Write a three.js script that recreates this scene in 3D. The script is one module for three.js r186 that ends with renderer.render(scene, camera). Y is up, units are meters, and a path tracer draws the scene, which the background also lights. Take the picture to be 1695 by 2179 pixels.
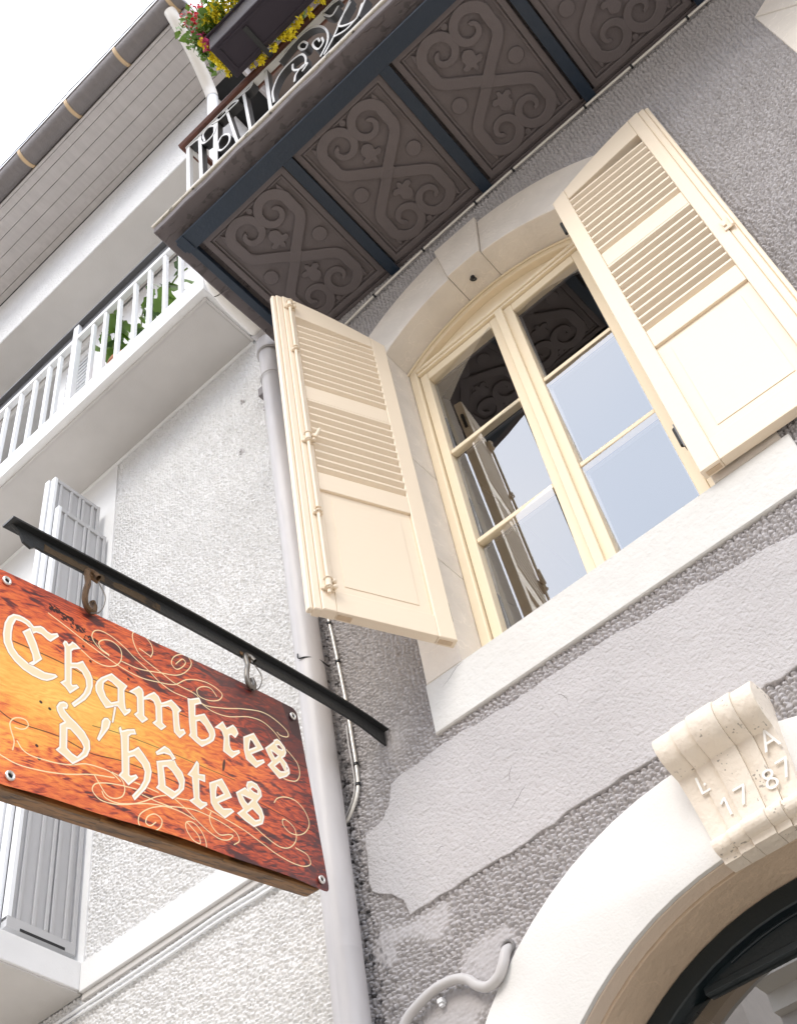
import * as THREE from 'three';
import { RoundedBoxGeometry } from 'three/addons/geometries/RoundedBoxGeometry.js';
import { mergeGeometries, toCreasedNormals } from 'three/addons/utils/BufferGeometryUtils.js';
import { FontLoader } from 'three/addons/loaders/FontLoader.js';
import { TextGeometry } from 'three/addons/geometries/TextGeometry.js';

// ------------------------------------------------------------------ camera, sky, sun, exposure
const scene = new THREE.Scene();
const camera = new THREE.PerspectiveCamera(52.769, 1695 / 2542, 0.05, 300);
camera.position.set(0, 1.65, 2.5);
{
  const right = new THREE.Vector3(0.75060848, -0.13303511, -0.64721601);
  const down = new THREE.Vector3(-0.55613177, -0.65613231, -0.51010572);
  const fwd = new THREE.Vector3(-0.35679737, 0.74282706, -0.56648353);
  camera.quaternion.setFromRotationMatrix(new THREE.Matrix4().makeBasis(right, down.clone().negate(), fwd.clone().negate()));
  camera.setViewOffset(1695, 2542, 0, 0, 1695, 2179);   // a 2:3 frame, its lower part cropped away
  camera.updateProjectionMatrix();
}
const renderer = new THREE.WebGLRenderer({ antialias: true });
renderer.toneMapping = THREE.LinearToneMapping;
renderer.toneMappingExposure = 1.22;
renderer.shadowMap.enabled = true;

function rng(seed) { let a = seed >>> 0; return () => { a = (a + 0x6D2B79F5) >>> 0; let t = a; t = Math.imul(t ^ (t >>> 15), t | 1); t ^= t + Math.imul(t ^ (t >>> 7), t | 61); return ((t ^ (t >>> 14)) >>> 0) / 4294967296; }; }
function hash2(x, y) { let h = Math.imul(x | 0, 374761393) + Math.imul(y | 0, 668265263); h = Math.imul(h ^ (h >>> 13), 1274126177); return ((h ^ (h >>> 16)) >>> 0) / 4294967296; }
const wrap = (i, n) => n ? ((i % n) + n) % n : i;
function vnoise(x, y, p = 0) {
  const ix = Math.floor(x), iy = Math.floor(y), fx = x - ix, fy = y - iy, u = fx * fx * (3 - 2 * fx), v = fy * fy * (3 - 2 * fy);
  const a = hash2(wrap(ix, p), wrap(iy, p)), b = hash2(wrap(ix + 1, p), wrap(iy, p)), c = hash2(wrap(ix, p), wrap(iy + 1, p)), d = hash2(wrap(ix + 1, p), wrap(iy + 1, p));
  return a + (b - a) * u + (c - a) * v + (a - b - c + d) * u * v;
}
function fbm(x, y, p = 0, oct = 4) { let s = 0, a = 0.5, n = 0; for (let i = 0; i < oct; i++) { s += a * vnoise(x + i * 17, y + i * 31, p); n += a; a *= 0.5; x *= 2; y *= 2; p *= 2; } return s / n; }
function worley(x, y) {
  const ix = Math.floor(x), iy = Math.floor(y); let f1 = 9, f2 = 9;
  for (let j = -1; j <= 1; j++) for (let i = -1; i <= 1; i++) {
    const cx = ix + i, cy = iy + j, dx = cx + 0.15 + 0.7 * hash2(cx, cy) - x, dy = cy + 0.15 + 0.7 * hash2(cx + 91, cy - 57) - y, d = dx * dx + dy * dy;
    if (d < f1) { f2 = f1; f1 = d; } else if (d < f2) f2 = d;
  }
  return [Math.sqrt(f1), Math.sqrt(f2)];
}
const sstep = (a, b, x) => { const t = Math.min(1, Math.max(0, (x - a) / (b - a))); return t * t * (3 - 2 * t); };

{ // bright thin overcast: one even sky, a little brighter overhead, with soft cloud texture
  const W = 512, H = 256, d = new Float32Array(W * H * 4);
  for (let r = 0; r < H; r++) for (let c = 0; c < W; c++) {
    const el = ((r + 0.5) / H - 0.5) * Math.PI, az = (c + 0.5) / W * Math.PI * 2, up = Math.max(0, Math.sin(el));
    const k = 2.2 / (0.35 + up);
    const n = fbm(40 + Math.cos(az) * Math.cos(el) * k, 40 + Math.sin(az) * Math.cos(el) * k, 0, 4);
    const L = 2.2 * (0.88 + 0.12 * up) * (0.84 + 0.32 * n), b = sstep(0.35, 0.7, n);
    const o = (r * W + c) * 4;
    d[o] = L * (0.855 + 0.10 * b); d[o + 1] = L * (0.945 + 0.03 * b); d[o + 2] = L * (1.12 - 0.07 * b); d[o + 3] = 1;
  }
  const t = new THREE.DataTexture(d, W, H, THREE.RGBAFormat, THREE.FloatType);
  t.mapping = THREE.EquirectangularReflectionMapping; t.magFilter = t.minFilter = THREE.LinearFilter; t.wrapS = THREE.RepeatWrapping; t.needsUpdate = true;
  scene.background = t; scene.environment = t;
}
const sun = new THREE.DirectionalLight(new THREE.Color(1, 0.92, 0.80), 1.5);
sun.position.set(2, 12, 14).add(new THREE.Vector3(-1, 5, 0)); sun.target.position.set(-1, 5, 0);
sun.castShadow = true; sun.shadow.radius = 45; sun.shadow.mapSize.set(4096, 4096);
Object.assign(sun.shadow.camera, { left: -9, right: 9, top: 9, bottom: -9, near: 0.5, far: 45 });
scene.add(sun, sun.target);

// ------------------------------------------------------------------ helpers
const V3 = (x, y, z) => new THREE.Vector3(x, y, z);
const taken = new Map();
function numbered(name) { const n = taken.get(name) ?? 0; taken.set(name, n + 1); return n ? `${name}_${String(n).padStart(3, '0')}` : name; }
function thing(name, label, category, at = [0, 0, 0], group) {
  const o = new THREE.Group(); o.name = numbered(name); o.position.set(...at); o.userData = { label, category, kind: 'thing' };
  if (group) o.userData.group = group;
  scene.add(o); return o;
}
function shade(m) { m.castShadow = m.receiveShadow = true; return m; }
// a part whose geometry is given in world coordinates, hung under a thing (or part) that only moves, never turns
function part(parent, name, geo, m, label) {
  const o = shade(new THREE.Mesh(geo, m)); o.name = name;
  let p = parent, off = V3(0, 0, 0); while (p && !p.isScene) { off.add(p.position); p = p.parent; }
  o.position.copy(off).negate(); if (label) o.userData.label = label;
  parent.add(o); return o;
}
function partGroup(parent, name, label) { const g = new THREE.Group(); g.name = name; let p = parent, off = V3(0, 0, 0); while (p && !p.isScene) { off.add(p.position); p = p.parent; } g.position.copy(off).negate(); if (label) g.userData.label = label; parent.add(g); return g; }
// a part in its parent's own axes
function local(parent, name, geo, m, label) { const o = shade(new THREE.Mesh(geo, m)); o.name = name; if (label) o.userData.label = label; parent.add(o); return o; }
function structure(name, geo, m, label, category) { const o = shade(new THREE.Mesh(geo, m)); o.name = numbered(name); o.userData = { kind: 'structure', label, category }; scene.add(o); return o; }
// uv in metres by the way each triangle faces
function metric(g) {
  g = g.index ? g.toNonIndexed() : g; const p = g.attributes.position, uv = new Float32Array(p.count * 2), a = V3(), b = V3(), c = V3();
  for (let i = 0; i < p.count; i += 3) {
    a.fromBufferAttribute(p, i); b.fromBufferAttribute(p, i + 1); c.fromBufferAttribute(p, i + 2);
    const n = b.clone().sub(a).cross(c.clone().sub(a)), ax = Math.abs(n.x), ay = Math.abs(n.y), az = Math.abs(n.z);
    [a, b, c].forEach((q, k) => { const [s, t] = az >= ax && az >= ay ? [q.x, q.y] : ay >= ax ? [q.x, q.z] : [q.z, q.y]; uv[(i + k) * 2] = s; uv[(i + k) * 2 + 1] = t; });
  }
  g.setAttribute('uv', new THREE.BufferAttribute(uv, 2)); return g;
}
function box(x0, x1, y0, y1, z0, z1, r = 0) {
  const w = x1 - x0, h = y1 - y0, d = z1 - z0;
  const g = r ? new RoundedBoxGeometry(w, h, d, 1, r) : new THREE.BoxGeometry(w, h, d);
  g.translate((x0 + x1) / 2, (y0 + y1) / 2, (z0 + z1) / 2); return metric(g);
}
function shapeOf(pts, holes = []) { const s = new THREE.Shape(pts.map(([x, y]) => new THREE.Vector2(x, y))); for (const h of holes) s.holes.push(new THREE.Path(h.map(([x, y]) => new THREE.Vector2(x, y)))); return s; }
// a slab from outline: front at z1, back at z0
function slab(pts, z0, z1, { holes = [], bevel = 0, seg = 1 } = {}) {
  const s = pts instanceof THREE.Shape ? pts : shapeOf(pts, holes);
  const g = new THREE.ExtrudeGeometry(s, { depth: z1 - z0 - 2 * bevel, bevelEnabled: bevel > 0, bevelThickness: bevel, bevelSize: bevel, bevelOffset: -bevel, bevelSegments: seg, curveSegments: 12 });
  g.translate(0, 0, z0 + bevel); return metric(g);
}
// outline (z, y) drawn out along x from x0 to x1
function along(pts, x0, x1, o = {}) { const g = new THREE.ExtrudeGeometry(shapeOf(pts.map(([z, y]) => [-z, y]).reverse()), { depth: x1 - x0 - 2 * (o.bevelThickness ?? 0), bevelEnabled: false, ...o }); g.rotateY(Math.PI / 2); g.translate(x0 + (o.bevelThickness ?? 0), 0, 0); return metric(g); }
const arc = (cx, cy, r, a0, a1, n) => Array.from({ length: n + 1 }, (_, i) => { const a = a0 + (a1 - a0) * i / n; return [cx + r * Math.cos(a), cy + r * Math.sin(a)]; });
function smooth(pts, n = 6, closed = false) { const c = new THREE.CatmullRomCurve3(pts.map((p) => V3(p[0], p[1], p[2] ?? 0)), closed, 'centripetal'); return c.getPoints(pts.length * n); }
function tube(pts, r, { seg = 0, sides = 10, closed = false } = {}) {
  const c = new THREE.CatmullRomCurve3(pts.map((p) => V3(...p)), closed, 'centripetal');
  return new THREE.TubeGeometry(c, seg || pts.length * 8, r, sides, closed);
}
// outline of a band that follows a 2-D path, half width w(t)
function band(path, w) {
  const L = [], R = [];
  for (let i = 0; i < path.length; i++) {
    const a = path[Math.max(0, i - 1)], b = path[Math.min(path.length - 1, i + 1)], dx = b.x - a.x, dy = b.y - a.y, l = Math.hypot(dx, dy) || 1, h = w(i / (path.length - 1));
    L.push([path[i].x - dy / l * h, path[i].y + dx / l * h]); R.push([path[i].x + dy / l * h, path[i].y - dx / l * h]);
  }
  return [...L, ...R.reverse()];
}
function inside(x, y, poly) { let c = false; for (let i = 0, j = poly.length - 1; i < poly.length; j = i++) { const [xi, yi] = poly[i], [xj, yj] = poly[j]; if ((yi > y) !== (yj > y) && x < (xj - xi) * (y - yi) / (yj - yi) + xi) c = !c; } return c; }

// ------------------------------------------------------------------ textures and materials
function gray(n, f, repeat) {   // f(u, v) in 0..1, tile of n pixels
  const d = new Uint8Array(n * n * 4);
  for (let j = 0; j < n; j++) for (let i = 0; i < n; i++) { const v = f(i / n, j / n), o = (j * n + i) * 4; const q = Array.isArray(v) ? v : [v, v, v]; d[o] = 255 * Math.min(1, Math.max(0, q[0])); d[o + 1] = 255 * Math.min(1, Math.max(0, q[1])); d[o + 2] = 255 * Math.min(1, Math.max(0, q[2])); d[o + 3] = 255; }
  const t = new THREE.DataTexture(d, n, n); t.wrapS = t.wrapT = THREE.RepeatWrapping; t.magFilter = THREE.LinearFilter; t.minFilter = THREE.LinearMipmapLinearFilter; t.generateMipmaps = true;
  t.repeat.set(repeat, repeat); t.needsUpdate = true; return t;
}
const T = {
  mottle: gray(512, (u, v) => 0.86 + 0.14 * fbm(u * 6, v * 6, 6, 5), 1 / 0.9),
  fine: gray(256, (u, v) => 0.5 + 0.5 * (fbm(u * 48, v * 48, 48, 3) - 0.5), 1 / 0.25),
  grain: gray(512, (u, v) => fbm(u * 24, v * 24, 24, 5), 1 / 0.35),
  render: gray(512, (u, v) => { const p = fbm(u * 40, v * 40, 40, 4), q = fbm(u * 9, v * 9, 9, 3); return 0.8 * p + 0.2 * q; }, 1 / 0.33),
  stone: gray(512, (u, v) => { const a = fbm(u * 7, v * 7, 7, 5), k = Math.abs(fbm(u * 5 + 3, v * 5 + 9, 5, 5) - 0.5), vein = 1 - sstep(0.0, 0.014, k); const k2 = Math.abs(fbm(u * 8 + 1, v * 8 + 5, 8, 4) - 0.47), v2 = 1 - sstep(0, 0.009, k2); const g = 0.80 + 0.14 * a + 0.16 * Math.max(vein * 0.6, v2 * 0.45); return [g, g * 0.995, g * 0.985]; }, 1 / 0.55),
  speck: gray(512, (u, v) => { const k = sstep(0.74, 0.84, vnoise(u * 70, v * 70, 70) * 0.75 + 0.25 * vnoise(u * 12, v * 12, 12)); const g = 0.9 + 0.1 * fbm(u * 8, v * 8, 8, 4) - 0.5 * k * sstep(0.5, 0.7, vnoise(u * 7 + 3, v * 7, 7)); return [g, g * 0.98, g * 0.95]; }, 1 / 0.4),
  peel: gray(512, (u, v) => { const a = fbm(u * 3, v * 14, 0, 4); return 0.6 * sstep(0.48, 0.52, a) + 0.4 * fbm(u * 20, v * 20, 20, 3); }, 1 / 0.7),
  paint: gray(256, (u, v) => 0.5 + 0.5 * (fbm(u * 4, v * 40, 4, 3) - 0.5), 1 / 0.3),
  concrete: gray(512, (u, v) => { const g = 0.74 + 0.26 * fbm(u * 10, v * 10, 10, 5) - 0.28 * sstep(0.62, 0.74, fbm(u * 18 + 5, v * 18, 18, 3)); return g; }, 1 / 0.6),
  dirty: gray(512, (u, v) => { const k = sstep(0.56, 0.7, fbm(u * 14, v * 14, 14, 4)); const g = 0.9 - 0.68 * k + 0.1 * fbm(u * 50, v * 50, 50, 2); return g; }, 1 / 0.5),
  wood: gray(512, (u, v) => { const w = fbm(u * 4, v * 3, 0, 3), r = Math.abs(Math.sin((v * 26 + 7 * fbm(u * 3, v * 5, 0, 3)) * Math.PI)); const g = 0.35 + 0.5 * r * w + 0.25 * fbm(u * 8, v * 90, 0, 2); return [g, g * 0.96, g * 0.9]; }, 1 / 0.35),
  plank: gray(512, (u, v) => { const w = fbm(u * 6 + 3, v * 20, 0, 4), d = sstep(0.5, 0.72, fbm(u * 9, v * 60, 0, 3)); const g = 0.25 + 0.75 * w - 0.32 * d; return [g, g * 0.94, g * 0.85]; }, 1 / 0.4),
  streak: gray(512, (u, v) => 0.82 + 0.18 * fbm(u * 24, v * 4, 0, 4), 1 / 0.5),
};
for (const k of Object.keys(T)) if (!['mottle', 'speck', 'stone', 'concrete', 'dirty', 'plank', 'wood', 'streak'].includes(k)) T[k].colorSpace = THREE.NoColorSpace;
const lin = (r, g, b) => new THREE.Color().setRGB(r, g, b);
function mat(c, rough, o = {}) { const m = new (o.physical ? THREE.MeshPhysicalMaterial : THREE.MeshStandardMaterial)({ color: lin(...c), roughness: rough, metalness: o.metal ?? 0 }); if (o.map) m.map = o.map; if (o.bump) { m.bumpMap = o.bump; m.bumpScale = o.bs ?? 0.002; } if (o.side) m.side = o.side; if (o.physical) Object.assign(m, o.physical); return m; }
const M = {
  greyRender: mat([0.50, 0.475, 0.475], 0.93, { map: T.mottle, bump: T.grain, bs: 0.003 }),
  greyPatch: mat([0.52, 0.497, 0.495], 0.9, { map: T.mottle, bump: T.render, bs: 0.006 }),
  whiteRender: mat([0.83, 0.825, 0.82], 0.93, { map: T.mottle, bump: T.grain, bs: 0.003 }),
  whiteCoarse: mat([0.83, 0.825, 0.82], 0.93, { map: T.mottle, bump: T.render, bs: 0.012 }),
  whiteSmooth: mat([0.84, 0.835, 0.825], 0.85, { map: T.mottle, bump: T.fine, bs: 0.001 }),
  shadedSoffit: mat([0.62, 0.595, 0.57], 0.85, { map: T.mottle, bump: T.fine, bs: 0.001 }),  // white paint of the undersides, darkened by shade put into the colour
  stone: mat([0.87, 0.80, 0.715], 0.85, { map: T.stone, bump: T.grain, bs: 0.0025 }),
  sillStone: mat([0.74, 0.725, 0.69], 0.85, { map: T.mottle, bump: T.grain, bs: 0.0025 }),
  archWhite: mat([0.81, 0.795, 0.765], 0.8, { map: T.mottle, bump: T.fine, bs: 0.0015 }),
  archInner: mat([0.70, 0.55, 0.41], 0.85, { map: T.stone, bump: T.grain, bs: 0.003 }),
  archLip: mat([0.80, 0.66, 0.53], 0.85, { map: T.mottle, bump: T.grain, bs: 0.002 }),
  keyStone: mat([0.84, 0.765, 0.67], 0.85, { map: T.speck, bump: T.grain, bs: 0.003 }),
  letter: mat([0.9, 0.88, 0.84], 0.8),
  cream: mat([0.83, 0.705, 0.545], 0.5, { bump: T.paint, bs: 0.0006 }),
  frameCream: mat([0.85, 0.72, 0.52], 0.5, { bump: T.paint, bs: 0.0006 }),
  endGrain: mat([0.66, 0.50, 0.34], 0.8, { map: T.streak }),
  glass: mat([1, 1, 1], 0.0, { physical: { transmission: 1, thickness: 0, ior: 3.2, specularIntensity: 1 } }),
  doorGlass: mat([0.85, 0.9, 0.86], 0.0, { physical: { transmission: 1, thickness: 0, ior: 3.2, specularIntensity: 1 } }),
  room: mat([0.06, 0.055, 0.05], 0.9),
  balcony: mat([0.145, 0.122, 0.122], 0.75, { map: T.concrete, bump: T.peel, bs: 0.007 }),
  panel: mat([0.14, 0.118, 0.118], 0.7, { map: T.mottle, bump: T.fine, bs: 0.0012 }),
  slabEdge: mat([0.56, 0.51, 0.43], 0.9, { map: T.dirty, bump: T.grain, bs: 0.005 }),
  navy: mat([0.011, 0.023, 0.042], 0.42, { bump: T.render, bs: 0.001 }),
  iron: mat([0.62, 0.62, 0.62], 0.5, { bump: T.fine, bs: 0.001 }),
  shadedIron: mat([0.035, 0.035, 0.038], 0.5, { bump: T.fine, bs: 0.001 }),  // railing iron with the shade of its underside put into the colour
  handrail: mat([0.16, 0.055, 0.035], 0.5, { map: T.wood }),
  pipe: mat([0.56, 0.535, 0.53], 0.45, { map: T.streak, bump: T.fine, bs: 0.0006 }),
  palePipe: mat([0.80, 0.77, 0.72], 0.5),
  zinc: mat([0.205, 0.185, 0.182], 0.55, { map: T.streak, bump: T.render, bs: 0.002 }),
  tan: mat([0.62, 0.45, 0.27], 0.6, { map: T.mottle }),
  board: mat([0.56, 0.53, 0.52], 0.7, { map: T.streak }),
  cable: mat([0.72, 0.69, 0.63], 0.3, { metal: 0.35 }),
  tie: mat([0.012, 0.012, 0.014], 0.5),
  hose: mat([0.52, 0.50, 0.49], 0.5),
  iron2: mat([0.020, 0.021, 0.021], 0.45, { bump: T.render, bs: 0.0015 }),
  rustDark: mat([0.075, 0.045, 0.018], 0.8, { map: T.dirty, bump: T.grain, bs: 0.003 }),
  rust: mat([0.16, 0.085, 0.035], 0.75, { map: T.dirty, bump: T.grain, bs: 0.003 }),
  steel: mat([0.22, 0.20, 0.175], 0.4, { metal: 0.8 }),
  signWood: mat([0.36, 0.185, 0.06], 0.5, { map: T.plank, bump: T.plank, bs: 0.0015 }),
  eyelet: mat([0.82, 0.80, 0.76], 0.3, { metal: 0.85 }),
  black: mat([0.008, 0.008, 0.009], 0.6),
  doorGreen: mat([0.010, 0.017, 0.021], 0.35, { bump: T.fine, bs: 0.0006 }),
  whiteMetal: mat([0.82, 0.83, 0.84], 0.4),
  greyMetal: mat([0.47, 0.465, 0.465], 0.4, { bump: T.fine, bs: 0.0005 }),
  darkMetal: mat([0.11, 0.11, 0.115], 0.4),
  trough: mat([0.022, 0.014, 0.024], 0.6, { bump: T.fine, bs: 0.0006 }),
  crack: mat([0.16, 0.145, 0.135], 0.95),
  leaf: mat([0.14, 0.26, 0.03], 0.5, { side: THREE.DoubleSide, physical: { transmission: 0.35, thickness: 0 } }),
  leafDark: mat([0.06, 0.13, 0.025], 0.5, { side: THREE.DoubleSide, physical: { transmission: 0.3, thickness: 0 } }),
  yellow: mat([0.80, 0.66, 0.02], 0.7, { side: THREE.DoubleSide }),
  red: mat([0.62, 0.012, 0.03], 0.6, { side: THREE.DoubleSide }),
  pink: mat([0.66, 0.08, 0.26], 0.6, { side: THREE.DoubleSide }),
  stem: mat([0.16, 0.22, 0.06], 0.7),
  terracotta: mat([0.45, 0.20, 0.11], 0.85, { map: T.mottle }),
  paving: mat([0.52, 0.465, 0.385], 0.9, { map: T.concrete, bump: T.grain, bs: 0.004 }),
  farWall: mat([0.60, 0.53, 0.46], 0.9, { map: T.mottle }),
  farWall2: mat([0.55, 0.51, 0.47], 0.9, { map: T.mottle }),
  farTrim: mat([0.66, 0.62, 0.56], 0.8),
  farRoof: mat([0.24, 0.20, 0.18], 0.85),
};
const SIGN = {
 G: [[[120,121,103,125,88,140,78,163,73,197,75,223,87,248,104,266,126,280,152,288,178,290,194,287,211,276,226,262,221,258,208,261,189,265,172,262,154,259,139,256,114,243,101,228,95,205,96,183,100,160,109,139,125,137,138,139,150,146,157,160,168,151,183,150,201,159,210,161,236,133,232,126,214,136,202,134,191,127,182,126,161,137,149,126,133,122]],[[128,168,150,147,156,161,167,185,177,218,182,227,155,257,144,256,157,244,155,226,145,201,135,179]],[[249,150,255,139,261,139,266,147,274,139,279,131,290,134,303,142,295,146,281,154,274,162,272,201,291,193,309,179,317,191,330,207,336,223,335,246,326,272,309,297,273,333,266,326,292,298,306,279,316,255,315,234,304,215,288,210,271,216,268,266,271,270,285,263,291,268,262,297,250,284,235,276,249,263,254,160]],[[351,225,366,207,402,179,420,187,451,199,439,218,437,258,438,275,442,278,452,271,455,274,450,283,433,299,412,277,373,298,357,278,345,257,345,240],[387,205,400,207,419,218,417,240,415,262,392,275,376,262,369,240,372,220]],[[457,214,492,183,502,187,506,197,504,215,524,197,545,181,559,189,567,208,584,197,605,182,622,192,637,204,626,216,623,256,624,273,638,265,643,276,618,301,601,288,602,264,605,220,600,211,591,208,566,220,561,274,573,281,554,299,527,287,540,274,544,228,539,213,527,210,504,221,499,274,511,281,490,300,466,283,478,271,482,222,474,215]],[[669,152,680,150,714,132,721,150,715,151,695,163,689,202,727,181,743,202,758,222,759,239,749,260,731,276,699,299,678,291,655,279,662,269,663,231,668,179],[691,219,705,211,722,222,736,245,733,256,718,269,700,277,686,270]],[[762,213,797,180,809,199,838,176,849,183,855,198,839,219,825,213,815,219,811,254,816,267,824,269,848,257,849,265,814,294,782,283,793,235,788,216,780,211]],[[875,203,923,172,955,215,897,252,917,268,947,253,950,261,907,294,872,278,869,248],[903,200,911,203,923,219,889,241,895,219]],[[964,208,1008,171,1011,163,1028,153,1041,157,1057,172,1059,188,1050,204,1035,215,1052,228,1060,244,1058,260,1041,276,1004,296,982,280,962,266,984,245,974,230],[990,206,1019,213,1002,229,993,216],[1018,178,1031,172,1045,182,1041,186,1024,187],[993,258,1021,234,1038,261,1016,268],[1048,237,1055,245,1047,256]],[[254,336,250,347,241,349,244,356,260,369,279,380,300,396,314,417,314,440,304,462,288,477,259,500,235,487,212,477,223,465,225,437,227,401,242,388,229,378,221,363,220,353,229,337,242,330,251,331],[248,405,258,403,276,416,289,428,296,441,291,456,274,476,258,471,244,461,246,433]],[[367,331,377,328,385,335,378,356,361,381,344,406,339,402,353,370,358,343]],[[402,284,406,284,393,334,390,335]],[[411,347,416,340,419,351,438,340,461,331,465,344,449,350,440,359,435,407,451,397,469,382,484,399,500,420,503,444,495,473,478,501,440,544,434,534,460,504,475,479,482,451,475,432,453,413,435,423,430,476,435,478,452,469,457,475,425,506,413,495,398,487,409,473,413,412,415,367]],[[525,406,579,383,588,380,594,395,611,410,617,431,609,461,590,482,564,505,539,496,513,488,522,477,525,438],[546,415,559,410,575,419,591,439,596,451,590,467,575,480,545,472,546,442]],[[526,378,559,348,575,352,593,373,582,382,575,370,554,371,529,385]],[[672,354,678,359,673,394,696,389,693,411,671,411,663,471,672,478,689,475,690,481,663,503,644,497,625,490,643,477,646,412,631,410,649,388]],[[710,408,761,378,777,401,790,426,734,461,751,473,781,464,791,469,752,501,717,487,706,470,708,439],[739,406,744,407,761,425,728,447,731,427]],[[810,405,849,377,860,383,855,370,862,355,879,347,900,350,912,366,912,384,888,410,903,428,908,450,897,475,860,495,829,485,803,471,829,450,817,432],[832,406,871,408,850,429,841,422],[869,375,880,365,899,370,897,382,882,381],[840,458,865,438,889,453,888,465,870,473]]],
 F: [[207,72,270,93,322,112,384,131,447,146,504,150,568,139,625,123,674,86,738,65,786,67,811,81,796,106,750,126,713,124,710,107,735,85,768,79,787,98],[307,145,341,161,381,163,420,145,440,114,439,82,412,69,379,80,366,97,372,110,398,120],[398,123,365,111,345,88,352,64,372,51,409,52,454,69,490,92,532,113,569,137,612,151,670,151],[440,123,497,123,577,103,641,84,681,52,702,15,689,-4,661,3,632,28,624,53,638,64,666,44,679,22,670,16,653,31,640,46],[547,62,557,39,553,13,530,-5,505,-11,489,9,491,41,507,71,535,86,578,101,626,118,707,127,725,148,803,132,892,100,984,77,1042,85,1085,108,1082,124,1043,133,1033,127],[509,49,547,60],[715,147,755,159,816,155,917,119,976,114,1020,132,1040,149],[1015,288,1045,287,1085,275,1106,247,1106,212,1084,190,1063,176],[56,535,103,549,163,548,232,536,317,510,383,498],[94,515,98,491,91,466,88,446,97,431,113,423,131,424,137,434,130,446,116,453,101,453],[106,488,119,506,138,515,172,516,212,513,254,504,297,487,336,483,375,486,402,503],[378,484,404,493,413,519,404,543,381,556,359,555,335,527,324,511],[475,511,411,513,353,522,322,535,314,553,332,571,371,573,425,560,472,538,512,514,547,499],[343,548,350,561,385,567,434,556,486,542,538,535,586,535,634,543],[440,492,518,500],[465,522,510,529,558,531],[499,590,479,605,468,600,475,581,501,567,519,578,512,600,492,615,464,619,447,610,449,586,475,561,519,540,583,523,638,513,693,514,749,521,789,535,796,554,774,572],[571,502,607,520,644,543,681,561,725,571,758,562,774,546,760,547,722,558,699,543,692,520,701,499],[666,613,666,593,650,565,623,553,602,561,599,579,620,606,644,607,642,588,620,570,607,561],[681,492,752,503,814,515,881,538,933,556,999,565,1054,558,1082,540,1075,519,1023,511],[862,494,907,516,956,529,998,517,1033,481,1035,449,1011,433,988,433,984,450,1004,467,1046,464,1088,439,1110,405,1099,371,1067,350,1018,352,978,370,962,388],[561,501,632,488]],
 S: [[100,208,250,214,330,223,474,218,663,218,880,208,1159,210],[57,419,97,436,228,437,315,451,408,442,517,446,666,452],[327,368,408,361,574,362,812,366],[813,400,974,420,1139,430],[506,31,729,24,1071,-31]],
 K: [174,357,199,367,334,169,465,136,492,137,458,174,158,484,163,518,314,130,776,331,552,373],
 E: [80,22,1118,40,1111,593],
};
const SCROLLS = [[-1.125,7.266,-1.119,7.418,-1.063,7.525,-0.994,7.542,-0.934,7.512,-0.911,7.414,-0.927,7.34,-0.961,7.361,-0.989,7.42,-0.986,7.488],[-0.834,7.263,-0.784,7.344,-0.769,7.469,-0.8,7.624,-0.857,7.716,-0.923,7.74,-0.994,7.724,-1.058,7.692],[-0.883,7.551,-0.899,7.52,-0.927,7.574,-0.929,7.636,-0.908,7.636,-0.883,7.558],[-0.803,7.461,-0.803,7.387,-0.83,7.364,-0.854,7.438,-0.851,7.505,-0.827,7.498,-0.818,7.438],[-0.995,7.266,-0.977,7.332,-0.937,7.354,-0.908,7.326,-0.943,7.296],[-0.678,7.638,-0.72,7.599,-0.752,7.677,-0.76,7.781,-0.736,7.805,-0.702,7.74,-0.664,7.708],[-0.813,7.243,-0.746,7.33,-0.683,7.448,-0.607,7.584],[-0.614,7.539,-0.705,7.404,-0.619,7.284,-0.563,7.392],[-0.746,7.33,-0.674,7.275,-0.619,7.284],[-0.602,7.291,-0.538,7.407],[-1.674,7.74,-1.617,7.715,-1.569,7.583,-1.519,7.576,-1.49,7.641,-1.542,7.749,-1.575,7.715,-1.568,7.6],[-1.598,7.774,-1.523,7.757,-1.46,7.69,-1.397,7.691,-1.333,7.691,-1.366,7.774,-1.448,7.791,-1.475,7.808,-1.463,7.877,-1.437,7.842],[-1.356,7.791,-1.344,7.842,-1.3,7.807,-1.246,7.79,-1.23,7.757,-1.251,7.707,-1.304,7.724,-1.346,7.799],[-1.481,7.342,-1.479,7.418,-1.451,7.45,-1.417,7.412,-1.403,7.343,-1.418,7.291,-1.457,7.29,-1.481,7.334]];
// ------------------------------------------------------------------ the setting
structure('street', metric(new THREE.PlaneGeometry(160, 160).rotateX(-Math.PI / 2)), M.paving, 'pale paved street in front of the two houses', 'street');

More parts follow.
